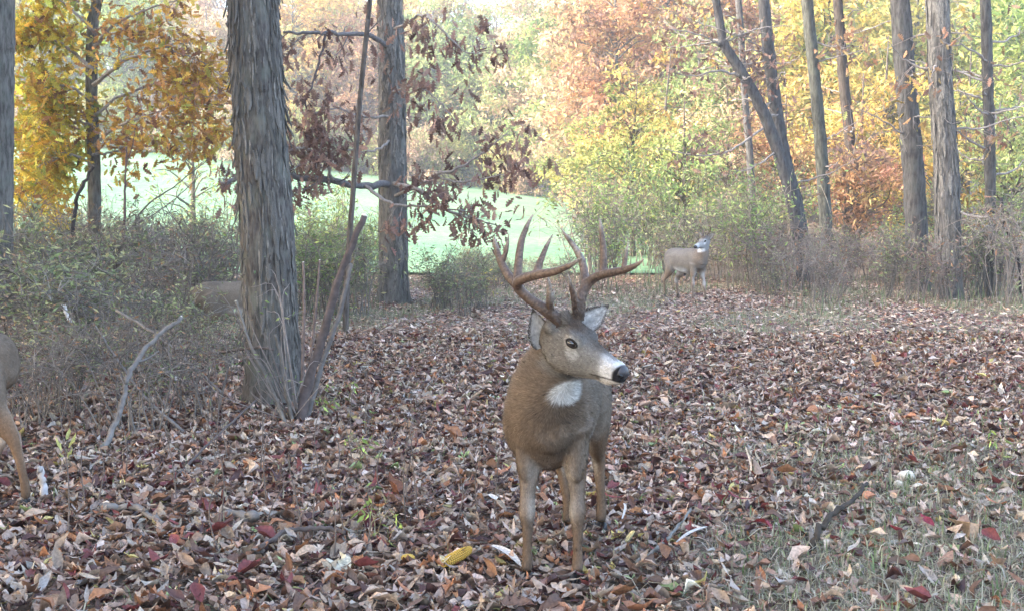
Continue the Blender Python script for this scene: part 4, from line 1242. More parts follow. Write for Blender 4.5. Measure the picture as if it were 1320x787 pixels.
    for dx, dz, s, sp in ((.05, .04, .10, -1.0), (.02, .08, .075, -.2), (-.05, .02, .09, 1.2), (.03, -.03, .085, -1.6), (-.03, -.05, .07, 1.8)):
        tv, tf = TEMPL[0]
        o = obj('leaf', new_mesh('leaf', tv, tf, M_LEAF, np.tile((.50, .52, .20), (len(tv), 1))), root)
        o.matrix_parent_inverse = Matrix.Identity(4)
        o.location = top - b + np.array([dx, 0, dz]); o.rotation_euler = (1.0, .1, sp); o.scale = (s, s, s)
# ------------------------------------------------------------------ deer
from mathutils.bvhtree import BVHTree

def loft(st, n=22, power=2.2, per=5):
    """st: rows of centre(3), lateral hint(3), half width, half depth (+), half depth (-)"""
    S = spline(np.array([np.concatenate([s[0], s[1], s[2:]]) for s in st], float), (len(st) - 1) * per + 1)
    C, L, W, D1, D2 = S[:, :3], S[:, 3:6], S[:, 6], S[:, 7], S[:, 8]
    T = np.gradient(C, axis=0)
    V = []
    th = np.linspace(0, 2 * math.pi, n, endpoint=False)
    ct, st_ = np.cos(th), np.sin(th)
    cx = np.sign(ct) * np.abs(ct) ** (2 / power); sy = np.sign(st_) * np.abs(st_) ** (2 / power)
    for i in range(len(C)):
        t = nrm(T[i]); a = nrm(L[i] - t * L[i].dot(t)); b = np.cross(t, a)
        dd = np.where(sy > 0, max(D1[i], 1e-3), max(D2[i], 1e-3))
        V.append(C[i] + (cx * max(W[i], 1e-3))[:, None] * a + (sy * dd)[:, None] * b)
    V = np.array(V); m = len(C)
    F = []
    for i in range(m - 1):
        for j in range(n):
            k = (j + 1) % n
            F.append((i * n + j, i * n + k, (i + 1) * n + k, (i + 1) * n + j))
    F.append(tuple(range(n - 1, -1, -1))); F.append(tuple((m - 1) * n + j for j in range(n)))
    return V.reshape(-1, 3), F

def ellipsoid(c, ax, r, n=12, m=16):
    """ax: 3x3 rows = axes"""
    V, F = [], []
    for i in range(n + 1):
        p = math.pi * i / n
        for j in range(m):
            q = 2 * math.pi * j / m
            V.append((math.sin(p) * math.cos(q), math.sin(p) * math.sin(q), math.cos(p)))
    for i in range(n):
        for j in range(m):
            k = (j + 1) % m
            F.append((i * m + j, i * m + k, (i + 1) * m + k, (i + 1) * m + j))
    V = np.array(V) * np.array(r)
    return np.asarray(c) + V @ np.asarray(ax), F

def remesh(mb, voxel, smooth=8, fac=0.5):
    me = new_mesh('tmp', np.vstack(mb.V), mb.F)
    o = bpy.data.objects.new('tmp', me); COL.objects.link(o)
    r = o.modifiers.new('r', 'REMESH'); r.mode = 'VOXEL'; r.voxel_size = voxel; r.use_smooth_shade = True
    s = o.modifiers.new('s', 'SMOOTH'); s.factor = fac; s.iterations = smooth
    dg = bpy.context.evaluated_depsgraph_get()
    ev = o.evaluated_get(dg)
    m2 = bpy.data.meshes.new_from_object(ev)
    V = np.zeros(len(m2.vertices) * 3); m2.vertices.foreach_get('co', V); V = V.reshape(-1, 3)
    N = np.zeros(len(m2.vertices) * 3); m2.vertex_normals.foreach_get('vector', N); N = N.reshape(-1, 3)
    F = [tuple(p.vertices) for p in m2.polygons]
    bpy.data.objects.remove(o); bpy.data.meshes.remove(me); bpy.data.meshes.remove(m2)
    return V, N, F

BODY = [  # x, zc, half width, half height   (metres, deer frame: +X forwards)
    (.515, .68, .06, .10), (.47, .685, .11, .16), (.40, .70, .138, .185), (.28, .70, .158, .212), (.10, .675, .185, .225),
    (-.10, .68, .192, .21), (-.28, .70, .178, .195), (-.42, .715, .155, .175), (-.52, .725, .105, .135), (-.565, .73, .05, .08)]
FRONT = [(.34, .080, .64, .085, .11), (.315, .084, .52, .055, .066), (.322, .092, .43, .043, .050), (.325, .097, .345, .030, .036), (.338, .098, .275, .034, .038),
         (.333, .097, .215, .023, .026), (.335, .097, .13, .0185, .022), (.34, .097, .075, .023, .026), (.36, .098, .04, .022, .027)]
HIND = [(-.38, .085, .72, .11, .15), (-.30, .115, .57, .085, .13), (-.36, .115, .45, .055, .085), (-.445, .11, .36, .034, .05), (-.475, .108, .30, .030, .042),
        (-.47, .107, .24, .024, .03), (-.455, .106, .15, .021, .024), (-.445, .106, .08, .024, .027), (-.425, .106, .04, .022, .027)]
HEAD = [  # x from poll, top z, bottom z, half width
    (-.055, -.03, -.085, .03), (-.03, -.008, -.125, .052), (.01, .006, -.168, .062), (.05, .010, -.188, .066), (.095, .004, -.186, .066), (.13, -.008, -.174, .060),
    (.165, -.017, -.158, .052), (.20, -.023, -.143, .046), (.235, -.027, -.131, .042), (.265, -.029, -.122, .040), (.29, -.033, -.115, .038), (.308, -.042, -.108, .033), (.32, -.055, -.098, .022)]

def deer(name, label, group, origin, heading, scale=1.0, voxel=0.006, neck=None, head=None, head_scale=1.0, offs=None,
         antlers=None, ears=None, hairs=0, throat=None, seed=1, tint=1.0, body_w=1.0, patch_r=.085, tail=True, hide_head=False):
    """origin: ground point under the middle; heading: unit XY vector; neck: rows world p(3), half width, half depth;
    head: (poll point, yaw direction XY, pitch down deg, roll deg)"""
    rng = np.random.default_rng(seed)
    f = np.array([heading[0], heading[1], 0.0]); f = nrm(f)
    l = np.array([-f[1], f[0], 0.0]); up = np.array([0, 0, 1.0]); o0 = np.asarray(origin, float)
    def W(p):
        return o0 + scale * (p[0] * f + p[1] * l + p[2] * up)
    root = empty(name, o0, label, 'deer', group)
    mb = MB()
    mb.add(*loft([(W((x, 0, z)), l, hw * scale * (body_w if x < .3 else (1 + body_w) / 2), hh * scale, hh * scale) for x, z, hw, hh in BODY]))
    offs = offs or {}
    bones = []   # a, b, flow, hair length
    legs_w = {}
    for key, tmpl, sgn in (('fl', FRONT, 1), ('fr', FRONT, -1), ('hl', HIND, 1), ('hr', HIND, -1)):
        dx, dy, dz = offs.get(key, (0, 0, 0)) if not isinstance(offs.get(key), list) else (0, 0, 0)
        if isinstance(offs.get(key), list):
            tmpl = offs[key]
        pts = []
        n = len(tmpl)
        for i, (x, y, z, ra, rb) in enumerate(tmpl):
            w = min(1.0, max(0.0, (0.62 - z) / 0.5))
            pts.append((W((x + dx * w, sgn * y + dy * w, z + dz * w)), l, ra * scale, rb * scale, rb * scale))
        mb.add(*loft(pts, n=14, power=2.0, per=4))
        legs_w[key] = [p[0] for p in pts]
        for a, b in zip(legs_w[key][1:-1], legs_w[key][2:]):
            bones.append((a, b, nrm(b - a), .011))
    neck = np.array(neck, float)
    hp, hyaw, hpitch, hroll = head
    hp = np.asarray(hp, float)
    fh = np.array([hyaw[0], hyaw[1], 0.0]); fh = nrm(fh); lh = np.array([-fh[1], fh[0], 0])
    cp, sp = math.cos(R(hpitch)), math.sin(R(hpitch))
    hx = fh * cp - up * sp
    hz = fh * sp + up * cp
    hy = lh * math.cos(R(hroll)) + hz * math.sin(R(hroll)); hz = np.cross(hx, hy)
    A = np.array([hx, hy, hz]); hs = scale * head_scale
    def H(p):
        return hp + hs * (p[0] * hx + p[1] * hy + p[2] * hz)
    blend = [(r[:3], l * (1 - i / (len(neck) - 1)) + hy * (i / (len(neck) - 1)) * .6 + l * .4 * (i / (len(neck) - 1)), r[3], r[4], r[4]) for i, r in enumerate(neck)]
    mb.add(*loft(blend, n=24, power=2.0))
    mb.add(*loft([(H((x, 0, (t + b) / 2)), hy, hw * hs, (t - b) / 2 * hs, (t - b) / 2 * hs) for x, t, b, hw in HEAD], n=24, power=2.25))
    for s in (-1, 1):
        mb.add(*ellipsoid(H((.098, s * .047, -.035)), A, np.array([.040, .026, .030]) * hs))       # brow
        mb.add(*ellipsoid(H((.055, s * .038, -.125)), A, np.array([.058, .028, .050]) * hs))       # jaw muscle
        mb.add(*ellipsoid(H((.025, s * .040, .008)), A, np.array([.022, .022, .032]) * hs))        # pedicle
        mb.add(*ellipsoid(H((.275, s * .022, -.060)), A, np.array([.030, .020, .026]) * hs))       # nostril wing
        mb.add(*ellipsoid(H((-.005, s * .062, -.040)), A, np.array([.026, .026, .030]) * hs))      # ear root
    for s in (-1, 1):
        mb.add(*ellipsoid(W((.345, s * .098, .565)), np.array([f, l, up]), np.array([.075, .050, .17]) * scale))   # shoulder
    mb.add(*ellipsoid(H((.250, 0, -.118)), A, np.array([.036, .026, .017]) * hs))                  # chin
    if tail:
        mb.add(*loft([(W((-.53, 0, .80)), l, .035 * scale, .03 * scale, .03 * scale), (W((-.60, 0, .75)), l, .04 * scale, .025 * scale, .025 * scale),
                      (W((-.62, 0, .65)), l, .045 * scale, .022 * scale, .022 * scale), (W((-.615, 0, .54)), l, .02 * scale, .012 * scale, .012 * scale)], n=12))
    V, N, F = remesh(mb, voxel * scale, 13)
    # ---- colour by place on the animal
    q = (V - o0) / scale
    lx, ly, lz = q @ f, q @ l, q[:, 2]
    hq = (V - hp) @ A.T / hs
    body = np.tile(np.array([.185, .150, .118]), (len(V), 1))
    back = sstep(.78, .92, lz)[:, None]
    body = body * (1 - .22 * back)
    neckw = np.zeros(len(V))
    for a, b in zip(neck[:-1], neck[1:]):
        ab = b[:3] - a[:3]; t = np.clip((V - a[:3]) @ ab / ab.dot(ab), 0, 1)
        d = np.linalg.norm(V - a[:3] - t[:, None] * ab, axis=1) / (.5 * (a[3] + b[3]))
        neckw = np.maximum(neckw, 1 - sstep(.95, 1.5, d))
        bones.append((a[:3], b[:3], nrm(a[:3] - b[:3] + 0.12 * up), .024))
    def mixc(c, col, w):
        w = np.clip(w, 0, 1)[:, None]
        return c * (1 - w) + np.array(col) * w
    c = mixc(body, (.200, .148, .108), neckw)
    legw = sstep(.56, .42, lz)
    c = mixc(c, (.205, .140, .094), legw)
    belly = sstep(-.15, -.7, N[:, 2]) * sstep(.62, .5, lz) * sstep(.40, .46, lz) * sstep(.26, .1, np.abs(lx - .0))
    c = mixc(c, (.62, .60, .57), belly)
    inner = sstep(.15, -.55, N @ l * np.sign(ly)) * legw * sstep(.12, .3, lz)
    c = mixc(c, (.50, .45, .40), inner * (.55 + .3 * np.sin(38 * lz + 9 * lx)))
    frontw = sstep(.2, .8, N @ f) * legw * sstep(.12, .26, lz) * sstep(.2, .3, lx)
    c = mixc(c, (.40, .34, .29), frontw * (.25 + .3 * sstep(.24, .34, lz)))
    c = mixc(c, (.165, .112, .076), sstep(.30, .16, lz) * .8)
    c = mixc(c, (.12, .085, .06), sstep(.09, .05, lz))
    # head
    hX, hY, hZ = hq[:, 0], np.abs(hq[:, 1]), hq[:, 2]
    inhead = sstep(-.045, .0, hX) * sstep(.13, .09, hY) * sstep(-.235, -.195, hZ) * sstep(.07, .05, hZ)
    hc = np.tile(np.array([.198, .180, .162]), (len(V), 1))
    hc = mixc(hc, (.25, .235, .215), sstep(.10, .16, hX) * sstep(-.03, -.06, hZ) * .8)              # grey cheek
    hc = mixc(hc, (.105, .075, .055), sstep(.065, .03, hY) * sstep(-.045, -.012, hZ) * sstep(.145, .07, hX))  # crown tuft
    hc = mixc(hc, (.13, .105, .085), sstep(.03, .015, hY) * sstep(-.05, -.025, hZ) * sstep(.10, .16, hX) * sstep(.25, .2, hX) * .75)  # bridge
    eye_d = np.sqrt((hX - .102) ** 2 + ((hZ + .047) * 1.15) ** 2 + ((hY - .066) * .7) ** 2)
    hc = mixc(hc, (.42, .39, .35), sstep(.040, .026, eye_d) * .7)
    eye_u = np.sqrt(((hX - .118) * .8) ** 2 + (hZ + .083) ** 2 + ((hY - .062) * .6) ** 2)
    hc = mixc(hc, (.56, .54, .51), sstep(.028, .012, eye_u) * .6)
    hc = mixc(hc, (.70, .68, .66) if voxel < .009 else (.36, .34, .32), sstep(.205, .250, hX + .30 * (hZ + .06)) * (1 - .75 * sstep(.022, .008, hY) * sstep(.275, .25, hX)))      # white muzzle band
    hc = mixc(hc, (.66, .63, .60), sstep(-.112, -.126, hZ - .42 * (hX - .25)) * sstep(.13, .17, hX))            # white chin and under jaw
    mouth = np.exp(-((hZ + .1005 - .30 * (hX - .26)) / .0032) ** 2) * sstep(.195, .21, hX)
    hc = mixc(hc, (.03, .025, .025), mouth)
    hc = mixc(hc, (.04, .035, .035), np.exp(-(((hX - .238) / .011) ** 2 + ((hZ + .114) / .010) ** 2)) * .9)     # dark lip spot
    hc = mixc(hc, (.022, .020, .022), sstep(.278, .288, hX - .25 * np.abs(hZ + .062)) * sstep(-.098, -.088, hZ))   # nose pad
    c = mixc(c, (0, 0, 0), inhead * 0) * (1 - inhead[:, None]) + hc * inhead[:, None]
    if throat is not None:
        tp, tr = throat
        dq = (V - np.asarray(tp)); dd = np.sqrt(((dq @ hx) / tr[0]) ** 2 + ((dq @ hy) / tr[1]) ** 2 + (dq[:, 2] / tr[2]) ** 2)
        wob = .10 * np.sin(40 * V[:, 0]) * np.sin(37 * V[:, 2])
        c = mixc(c, (.80, .79, .77) if voxel < .009 else (.40, .38, .36), sstep(1.22, .82, dd + wob) * (1 - inhead * sstep(-.19, -.17, hZ)))
    gr = np.array([mnoise.fractal(Vector(v * 9.0 / scale), 1.0, 2.0, 4) for v in V])
    g2 = np.array([mnoise.fractal(Vector(v * 2.6 / scale), 1.0, 2.0, 3) for v in V])
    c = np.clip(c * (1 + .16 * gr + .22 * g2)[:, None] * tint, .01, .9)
    body_me = new_mesh('body', V, F, M_FUR, c)
    obj('body', body_me, root)
    bvh = BVHTree.FromPolygons([Vector(v) for v in V], F)
    # ---- eyes
    for s in (-1, 1):
        p0 = Vector(H((.102, s * .20, -.047)))
        hit, n_, _, _ = bvh.ray_cast(p0, Vector(-s * hy))
        if hit is None:
            continue
        n_ = np.array(n_); n_ = n_ if n_.dot(s * hy) > 0 else -n_
        hit = np.array(hit); out = nrm(.7 * n_ + .6 * s * hy + .25 * hx)
        er = .0195 * hs
        ce = hit - out * er * .42
        e = MB(); v, fc = ellipsoid(ce, A, (er, er * .95, er * .74), 14, 20)
        e.add(v, fc, (.012, .009, .009))
        e.build('eye', M_EYE, root)
        lid = MB()   # dark lids: an almond ring about the ball, laid on the face
        th = np.linspace(0, 2 * math.pi, 25)
        a1 = nrm(hx - out * hx.dot(out)); a2 = np.cross(out, a1); a2 = a2 if a2.dot(hz) > 0 else -a2
        ring = []
        for t in th:
            q = hit + a1 * math.cos(t) * er * 1.22 + a2 * math.sin(t) * er * (.80 if math.sin(t) > 0 else .66) * (1 - .25 * abs(math.cos(t)) ** 4)
            h2, n2, _, _ = bvh.find_nearest(Vector(q))
            n2 = np.array(n2); n2 = n2 if n2.dot(s * hy) > 0 else -n2
            ring.append(np.array(h2) + n2 * er * .10)
        v, fc = tube(ring, er * .20, 6, cap=False)
        lid.add(v, fc, (.030, .024, .020))
        lid.build('eyelid', M_FUR, root)
    # ---- nose pad
    nb = MB()
    v, fc = ellipsoid(H((.298, 0, -.063)), A, np.array([.025, .033, .029]) * hs, 14, 20)
    nb.add(v, fc, (.040, .037, .042))
    no = nb.build('nose', M_NOSE, root)
    for s in (-1, 1):
        v, fc = ellipsoid(H((.306, s * .0235, -.062)), A, np.array([.013, .0105, .0075]) * hs, 8, 10)
        MB().add(v, fc, (.004, .004, .004)).build('nostril', M_NOSE, no)
    # ---- ears
    for s in (-1, 1):
        es = (ears or {}).get(s)
        if es is None:
            tipv, openv, ln = nrm(.75 * s * hy + .55 * hz - .35 * hx), nrm(.8 * hx + .45 * s * hy), .155
        else:
            tipv, openv, ln, ebase = es
        tipv = nrm(tipv); openv = nrm(openv - tipv * np.dot(openv, tipv)); side = np.cross(tipv, openv)
        base = H((-.008, s * .066, -.036)) if es is None else np.asarray(ebase)
        nt_, ns_ = 12, 9
        Vf, Cf = [], []
        for i in range(nt_):
            t = i / (nt_ - 1)
            wdt = .053 * (math.sin(math.pi * min(1, (t * .86 + .14)) ** .9) ** .75) * (1 - .32 * t) if t < 1 else .002
            for j in range(ns_):
                u = -1 + 2 * j / (ns_ - 1)
                ang = u * (1.75 - .95 * t)
                rad_ = wdt
                p = base + hs * (tipv * (t * ln - .012) + side * math.sin(ang) * rad_ + openv * ((1 - math.cos(ang)) * rad_ * .75 - .012 + .018 * t * t))
                Vf.append(p)
                edge = abs(u)
                cc = np.array([.60, .58, .56]) * (1 - .45 * sstep(.35, .0, edge) * sstep(.9, .2, t)) if edge < .7 else np.array([.13, .105, .09])
                if t > .9:
                    cc = np.array([.10, .085, .075])
                Cf.append(cc * (1 + .1 * rng.standard_normal()) * (1 - .55 * max(0, mnoise.noise(Vector((t * 5 + s, u * 2.5, 3.0)))) ))
        Vf = np.array(Vf); Cf = np.array(Cf)
        Vb = Vf - openv * .006 * hs
        Fc = []
        for i in range(nt_ - 1):
            for j in range(ns_ - 1):
                a = i * ns_ + j
                Fc.append((a, a + 1, a + ns_ + 1, a + ns_))
                o2 = nt_ * ns_
                Fc.append((o2 + a, o2 + a + ns_, o2 + a + ns_ + 1, o2 + a + 1))
            for j, rev in ((0, 0), (ns_ - 1, 1)):
                a = i * ns_ + j; b = a + ns_; o2 = nt_ * ns_
                Fc.append((a, b, o2 + b, o2 + a) if not rev else (a, o2 + a, o2 + b, b))
        eb = MB(); eb.add(np.vstack([Vf, Vb]), Fc, np.vstack([Cf, np.tile([.16, .13, .105], (len(Vb), 1)) * tint]))
        eo = eb.build('ear', M_FUR, root)
        if hairs:
            # pale hair inside the ear
            k = 420
            ii = rng.integers(1, nt_ - 2, k); jj = rng.integers(0, ns_, k)
            pos = Vf[ii * ns_ + jj] + .004 * rng.standard_normal((k, 3))
            dr = tipv * .6 + openv * .7 + .35 * rng.standard_normal((k, 3))
            dr /= np.linalg.norm(dr, axis=1)[:, None]
            sd = np.cross(dr, rng.standard_normal((k, 3))); sd /= np.linalg.norm(sd, axis=1)[:, None]
            L = rng.uniform(.012, .024, k)[:, None]
            VV = np.stack([pos - sd * .0009, pos + sd * .0009, pos + dr * L], 1).reshape(-1, 3)
            obj('ear_hair', new_mesh('ear_hair', VV, np.arange(3 * k).reshape(-1, 3), M_HAIR, np.repeat(np.array([[.55, .53, .51]]) * rng.uniform(.5, 1.2, (k, 1)), 3, 0)), eo, 'stuff')
    # ---- antlers
    for beams in (antlers or []):
        am = MB()
        for br in beams:
            S = spline(np.array(br, float), 5 * (len(br) - 1) + 1)
            am.add(*tube(S[:, :3], np.maximum(S[:, 3] * 1.08, .0014 * scale), 12))
        av = min(.0032, .003 * scale) if hairs else .006
        Va, Na, Fa = remesh(am, av, 3)
        b0 = np.array(beams[0][0][:3])
        dist = np.linalg.norm(Va - b0, axis=1)
        nz = np.array([mnoise.fractal(Vector(v * 30), 1, 2, 3) for v in Va])
        ca = np.array([.130, .086, .064]) * (1 + .18 * nz)[:, None]
        ca = ca * (1 - .45 * sstep(.16, .02, dist))[:, None]
        tipw = np.zeros(len(Va))
        for br in beams:
            tipw = np.maximum(tipw, sstep(.07, .0, np.linalg.norm(Va - np.array(br[-1][:3]), axis=1)))
        ca = ca * (1 - tipw[:, None] * .8) + np.array([.40, .34, .28]) * tipw[:, None] * .8
        rough = np.array([mnoise.noise(Vector(v * 140)) for v in Va])
        Va = Va + Na * (rough * (.0012 + .004 * sstep(.14, .02, dist)))[:, None]
        ca = ca * (1 + .5 * rough)[:, None]
        obj('antler', new_mesh('antler', Va, Fa, M_ANTLER, ca), root)
    # ---- hooves
    for key, pts in legs_w.items():
        p = pts[-1]
        hb = MB()
        for s in (-1, 1):
            fw = f
            rows = []
            for t, hgt, wd, ln in ((0, .0, .016, .052), (1, .018, .0155, .046), (2, .042, .0135, .034)):
                cx = np.array([p[0], p[1], o0[2]]) + s * l * .0145 * scale + fw * scale * (.016 - .010 * t)
                th = np.linspace(0, 2 * math.pi, 12, endpoint=False)
                rows.append(np.array([cx - up * .008 * scale + scale * (fw * (math.cos(a) * ln * (.62 if math.cos(a) > 0 else .5)) + l * math.sin(a) * wd * (1 - .5 * max(0, math.cos(a)))) + up * scale * hgt for a in th]))
            Vh = np.vstack(rows); Fh = []
            for i in range(2):
                for j in range(12):
                    k = (j + 1) % 12
                    Fh.append((i * 12 + j, i * 12 + k, (i + 1) * 12 + k, (i + 1) * 12 + j))
            Fh += [tuple(range(11, -1, -1)), tuple(range(24, 36))]
            hb.add(Vh, Fh, (.03, .025, .022))
        hb.build('hoof', M_HORN, root)
    # ---- coat of short hair over the skin
    if hairs:
        bones.append((W((.40, 0, .70)), W((-.5, 0, .72)), nrm(-f - .35 * up), .024))
        bones.append((H((0, 0, -.06)), H((.30, 0, -.065)), -hx, .0075))
        bones.append((H((.03, 0, .0)), H((.05, 0, .0)), nrm(-hx + .2 * hz), .016))
        Fq = np.array([fc if len(fc) == 4 else (fc + (fc[-1],)) for fc in F])
        ar = np.linalg.norm(np.cross(V[Fq[:, 2]] - V[Fq[:, 0]], V[Fq[:, 3]] - V[Fq[:, 1]]), axis=1) * .5
        cen = V[Fq].mean(1)
        dens = ar * np.where(np.linalg.norm(cen - hp, axis=1) < .42 * hs, 3.0, 1.0)
        fi = rng.choice(len(Fq), hairs, p=dens / dens.sum())
        w = rng.dirichlet((1, 1, 1, 1), hairs)
        P = np.einsum('nk,nkd->nd', w, V[Fq[fi]]); NN = np.einsum('nk,nkd->nd', w, N[Fq[fi]])
        NN /= np.linalg.norm(NN, axis=1)[:, None] + 1e-9
        CC = np.einsum('nk,nkd->nd', w, c[Fq[fi]])
        flow = np.zeros((hairs, 3)); hl = np.zeros(hairs); sw = np.zeros(hairs)
        for a, b, fl, ln in bones:
            ab = b - a; t = np.clip((P - a) @ ab / ab.dot(ab), 0, 1)
            d = np.linalg.norm(P - a - t[:, None] * ab, axis=1)
            ww = 1 / (d + .015) ** 4
            flow += ww[:, None] * fl; hl += ww * ln; sw += ww
        flow /= sw[:, None]; hl /= sw
        hqp = (P - hp) @ A.T / hs
        ok = ~((hqp[:, 0] > .275) & (hqp[:, 2] > -.10)) & (hqp[:, 0] < .34)
        eyed = np.sqrt((hqp[:, 0] - .102) ** 2 + (hqp[:, 2] + .047) ** 2 + ((np.abs(hqp[:, 1]) - .066) * .6) ** 2)
        ok &= eyed > .021
        hl = np.where((hqp[:, 0] > -.02) & (hqp[:, 0] < .36) & (np.abs(hqp[:, 1]) < .1) & (hqp[:, 2] > -.20) & (hqp[:, 2] < .06),
                      np.where(hqp[:, 0] > .2, .0045, np.where((hqp[:, 2] > -.02) & (hqp[:, 0] < .1), .020, np.minimum(hl, .010))), hl)
        P, NN, CC, flow, hl = P[ok], NN[ok], CC[ok], flow[ok], hl[ok] * scale
        k = len(P)
        flow = flow - NN * np.sum(flow * NN, 1)[:, None]
        flow /= np.linalg.norm(flow, axis=1)[:, None] + 1e-9
        dr = flow + .22 * NN + .22 * rng.standard_normal((k, 3))
        dr /= np.linalg.norm(dr, axis=1)[:, None]
        sd = np.cross(dr, NN + .5 * rng.standard_normal((k, 3))); sd /= np.linalg.norm(sd, axis=1)[:, None] + 1e-9
        L = (hl * rng.uniform(.6, 1.25, k))[:, None]
        wd = .0011 * scale
        VV = np.stack([P - sd * wd, P + sd * wd, P + dr * L], 1).reshape(-1, 3)
        strand = np.array([mnoise.noise(Vector(p - d_ * p.dot(d_) * .75) * 70 / scale) for p, d_ in zip(P, flow)])
        cb = CC * rng.uniform(.62, 1.45, (k, 1)) * (1 + .7 * strand)[:, None]
        ct = cb * np.where(rng.random((k, 1)) < .3, .72, 1.1)
        CV = np.stack([cb, cb, ct], 1).reshape(-1, 3)
        hm = new_mesh('coat', VV, np.arange(3 * k).reshape(-1, 3), M_HAIR, np.clip(CV, .01, .9))
        NV = np.repeat(NN, 3, 0)
        hm.normals_split_custom_set_from_vertices([tuple(x) for x in NV])
        obj('coat', hm, root, 'stuff')
    return root, H, A

# ---- the big buck that faces the camera
def build_buck():
    front = np.array([.157, 4.53]); hind = np.array([.258, 5.27])
    h = front - hind; h = h / np.linalg.norm(h)
    org = front - h * .335
    neck = [np.r_[at(708, 565, 4.84), .11, .11], np.r_[at(704, 552, 4.62), .166, .165], np.r_[at(704, 522, 4.50), .158, .165],
            np.r_[at(709, 487, 4.41), .125, .135], np.r_[at(722, 456, 4.35), .088, .105], np.r_[at(733, 432, 4.31), .062, .08]]
    poll = at(729, 408, 4.25)
    yaw = R(53)
    d = lambda *a: np.r_[at(*a[:3]), a[3]]
    ra = [[d(722, 416, 4.21, .022), d(714, 407, 4.20, .021), d(700, 397, 4.19, .019), d(682, 385, 4.19, .0175), d(668, 371, 4.18, .0175), d(668, 363, 4.14, .017), d(678, 358, 4.10, .0165),
           d(693, 354, 4.04, .016), d(715, 350, 3.98, .0125), d(735, 342, 3.93, .0085), d(750, 332, 3.90, .003)],
          [d(672, 374, 4.19, .016), d(655, 355, 4.23, .015), d(644, 333, 4.26, .0125), d(639, 316, 4.27, .008), d(637, 305, 4.28, .003)],
          [d(647, 339, 4.25, .010), d(653, 322, 4.25, .0075), d(656, 301, 4.25, .0025)],
          [d(667, 366, 4.17, .0155), d(668, 342, 4.20, .0145), d(672, 312, 4.23, .012), d(679, 292, 4.25, .0085), d(687, 276, 4.26, .003)],
          [d(690, 355, 4.05, .014), d(697, 336, 4.07, .0105), d(704, 319, 4.09, .008), d(713, 301, 4.10, .0025)],
          [d(710, 404, 4.20, .015), d(708, 386, 4.16, .0115), d(708, 370, 4.14, .0085), d(706, 356, 4.13, .0025)],
          [d(711, 392, 4.17, .007), d(713, 380, 4.16, .005), d(714, 371, 4.16, .0018)]]
    la = [[d(745, 412, 4.30, .022), d(746, 400, 4.30, .0205), d(748, 387, 4.30, .0195), d(752, 374, 4.31, .019), d(760, 363, 4.31, .0175), d(773, 355, 4.28, .0165), d(790, 351, 4.22, .0145),
           d(808, 347, 4.17, .012), d(821, 341, 4.13, .008), d(830, 334, 4.10, .003)],
          [d(754, 371, 4.31, .0165), d(753, 351, 4.35, .015), d(749, 334, 4.38, .0135), d(740, 318, 4.39, .0105), d(731, 306, 4.40, .0075), d(723, 294, 4.41, .0025)],
          [d(749, 338, 4.37, .009), d(748, 328, 4.36, .006), d(748, 320, 4.36, .002)],
          [d(743, 398, 4.29, .015), d(739, 380, 4.26, .0105), d(735, 366, 4.24, .007), d(732, 352, 4.23, .002)],
          [d(777, 354, 4.27, .014), d(778, 330, 4.28, .0125), d(776, 305, 4.29, .010), d(773, 281, 4.30, .003)],
          [d(804, 348, 4.18, .0105), d(806, 334, 4.19, .008), d(810, 312, 4.20, .0025)]]
    ears = {-1: (np.array([-.30, .02, .95]), np.array([-.12, -1.0, .1]), .150, at(701, 443, 4.29)),
            1: (np.array([.80, .25, .62]), np.array([-.15, -.9, .25]), .140, at(752, 420, 4.36))}
    deer('buck', 'big brown buck with tall branching antlers and white throat patch, standing on leaf litter', None,
         np.r_[org, 0.0], h, 1.0, .0062, neck, (poll, (math.sin(yaw), -math.cos(yaw)), 26, 0), 1.0,
         antlers=[ra, la], ears=ears, hairs=HAIRS, tint=.88, throat=(at(741, 506, 4.29), (.095, .075, .046)), seed=3,
         offs={'fl': (-.02, .005, 0), 'fr': (.0, .0, 0), 'hl': (.0, .045, 0), 'hr': (.03, .105, 0)}, body_w=.86)
HAIRS = 110000

def sub(v):
    return np.asarray(v, float)

def plain_deer(name, label, origin, heading, scale, neckp, headp, seed, antl=None, voxel=.010, group=None, tint=1.0, throat=True, offs=None, ears=None, hairs=0, tail=True):
    """neckp: deer-frame rows (x,y,z,hw,hd); headp: (deer-frame poll, yaw dir in deer frame, pitch, roll)"""
    f = nrm(np.array([heading[0], heading[1], 0.0])); l = np.array([-f[1], f[0], 0]); up = np.array([0, 0, 1.0]); o0 = np.asarray(origin, float)
    Wp = lambda p: o0 + scale * (p[0] * f + p[1] * l + p[2] * up)
    neck = [np.r_[Wp(r[:3]), r[3] * scale, r[4] * scale] for r in neckp]
    yd = headp[1][0] * f + headp[1][1] * l
    poll = Wp(headp[0])
    fh = nrm(yd)
    thr = (poll + scale * (.03 * fh - .22 * up), (.05 * scale, .045 * scale, .035 * scale)) if throat else None
    ants = None
    if antl:
        lh = np.array([-fh[1], fh[0], 0])
        ants = []
        for s in (-1, 1):
            ants.append([[np.r_[poll + scale * (a * fh + s * b * lh + c * up), r * scale] for a, b, c, r in br] for br in antl])
    return deer(name, label, group, origin, heading, scale, voxel, neck, (poll, (yd[0], yd[1]), headp[2], headp[3]), 1.0,
                antlers=ants, throat=thr, seed=seed, tint=tint, offs=offs, ears=ears, hairs=hairs, tail=tail)

BACK_LEG = [(-.38, .085, .72, .11, .15), (-.47, .115, .60, .085, .12), (-.51, .115, .50, .058, .085), (-.555, .11, .43, .046, .070), (-.612, .108, .36, .033, .046), (-.635, .107, .30, .027, .033),
            (-.66, .106, .20, .022, .025), (-.682, .106, .08, .024, .027), (-.675, .106, .04, .022, .027)]

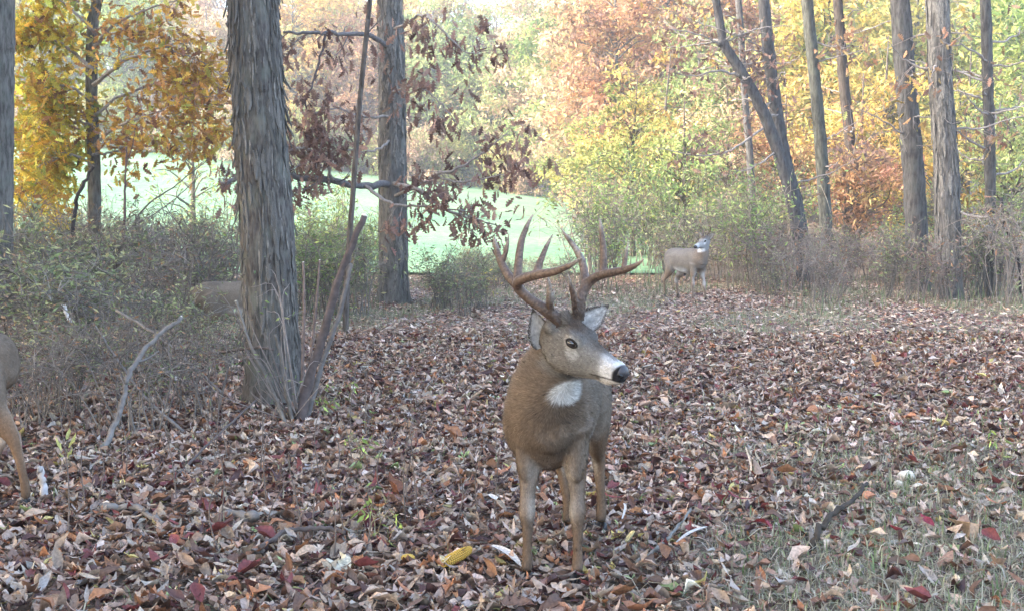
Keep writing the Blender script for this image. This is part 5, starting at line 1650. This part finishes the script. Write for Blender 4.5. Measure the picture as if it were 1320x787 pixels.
def build_other_deer():
    # small buck at the edge of the clearing, body side-on, head turned back towards the trail
    o = ground(884, 386)
    hd = nrm(np.array([.46, -.88, 0]))
    up_neck = [(.40, 0, .70, .13, .17), (.47, .0, .82, .105, .135), (.53, .0, .95, .08, .10), (.56, .0, 1.05, .062, .08)]
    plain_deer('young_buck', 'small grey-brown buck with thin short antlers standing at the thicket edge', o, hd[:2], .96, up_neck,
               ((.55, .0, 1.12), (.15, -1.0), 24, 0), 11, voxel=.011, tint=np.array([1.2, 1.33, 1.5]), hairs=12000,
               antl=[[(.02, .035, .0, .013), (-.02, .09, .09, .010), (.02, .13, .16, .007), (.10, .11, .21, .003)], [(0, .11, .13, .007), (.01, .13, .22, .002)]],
               offs={'fl': (.10, 0, 0), 'hl': (.05, 0, 0), 'hr': (-.05, 0, 0)})
    # deer walking out of view by the bramble: only its hindquarters show
    o = ground(39, 652)
    graz = [(.42, 0, .66, .115, .15), (.56, 0, .64, .09, .115), (.70, 0, .58, .07, .09), (.78, 0, .54, .058, .072)]
    hd = nrm(np.array([-.98, .20, 0]))
    org = np.array([o[0], o[1], 0]) + hd * .69 - np.array([-hd[1], hd[0], 0]) * .104
    plain_deer('walking_deer', 'brown deer beside the bramble thicket, only its hind leg and rump showing', org, hd[:2], .98, up_neck,
               ((.55, .0, 1.12), (1, .1), 24, 0), 12, voxel=.010, hairs=30000, tint=np.array([1.04, .97, .92]), offs={'hl': BACK_LEG, 'hr': (.12, 0, 0)}, tail=False)
    # deer half hidden by the shagbark trunk and the brush
    c = at(309, 384, 12.2)
    hd = nrm(np.array([.98, .18, 0]))
    stand = [(.38, 0, .70, .13, .17), (.43, .02, .82, .105, .13), (.44, .03, .95, .08, .10), (.44, .04, 1.05, .062, .08)]
    plain_deer('hidden_deer', 'brown deer standing behind the shaggy trunk, only its flank showing through brush', (c[0], 12.2, 0), hd[:2], .84, stand,
               ((.43, .05, 1.10), (.05, 1.0), 24, 0), 13, voxel=.012, hairs=15000)
# ------------------------------------------------------------------ build
floor = build_land()
haze_box()
build_far_trees()
build_near_trees()
build_brush()
build_buck()
build_other_deer()
build_sticks()
build_small()
build_litter(floor)
build_grass()
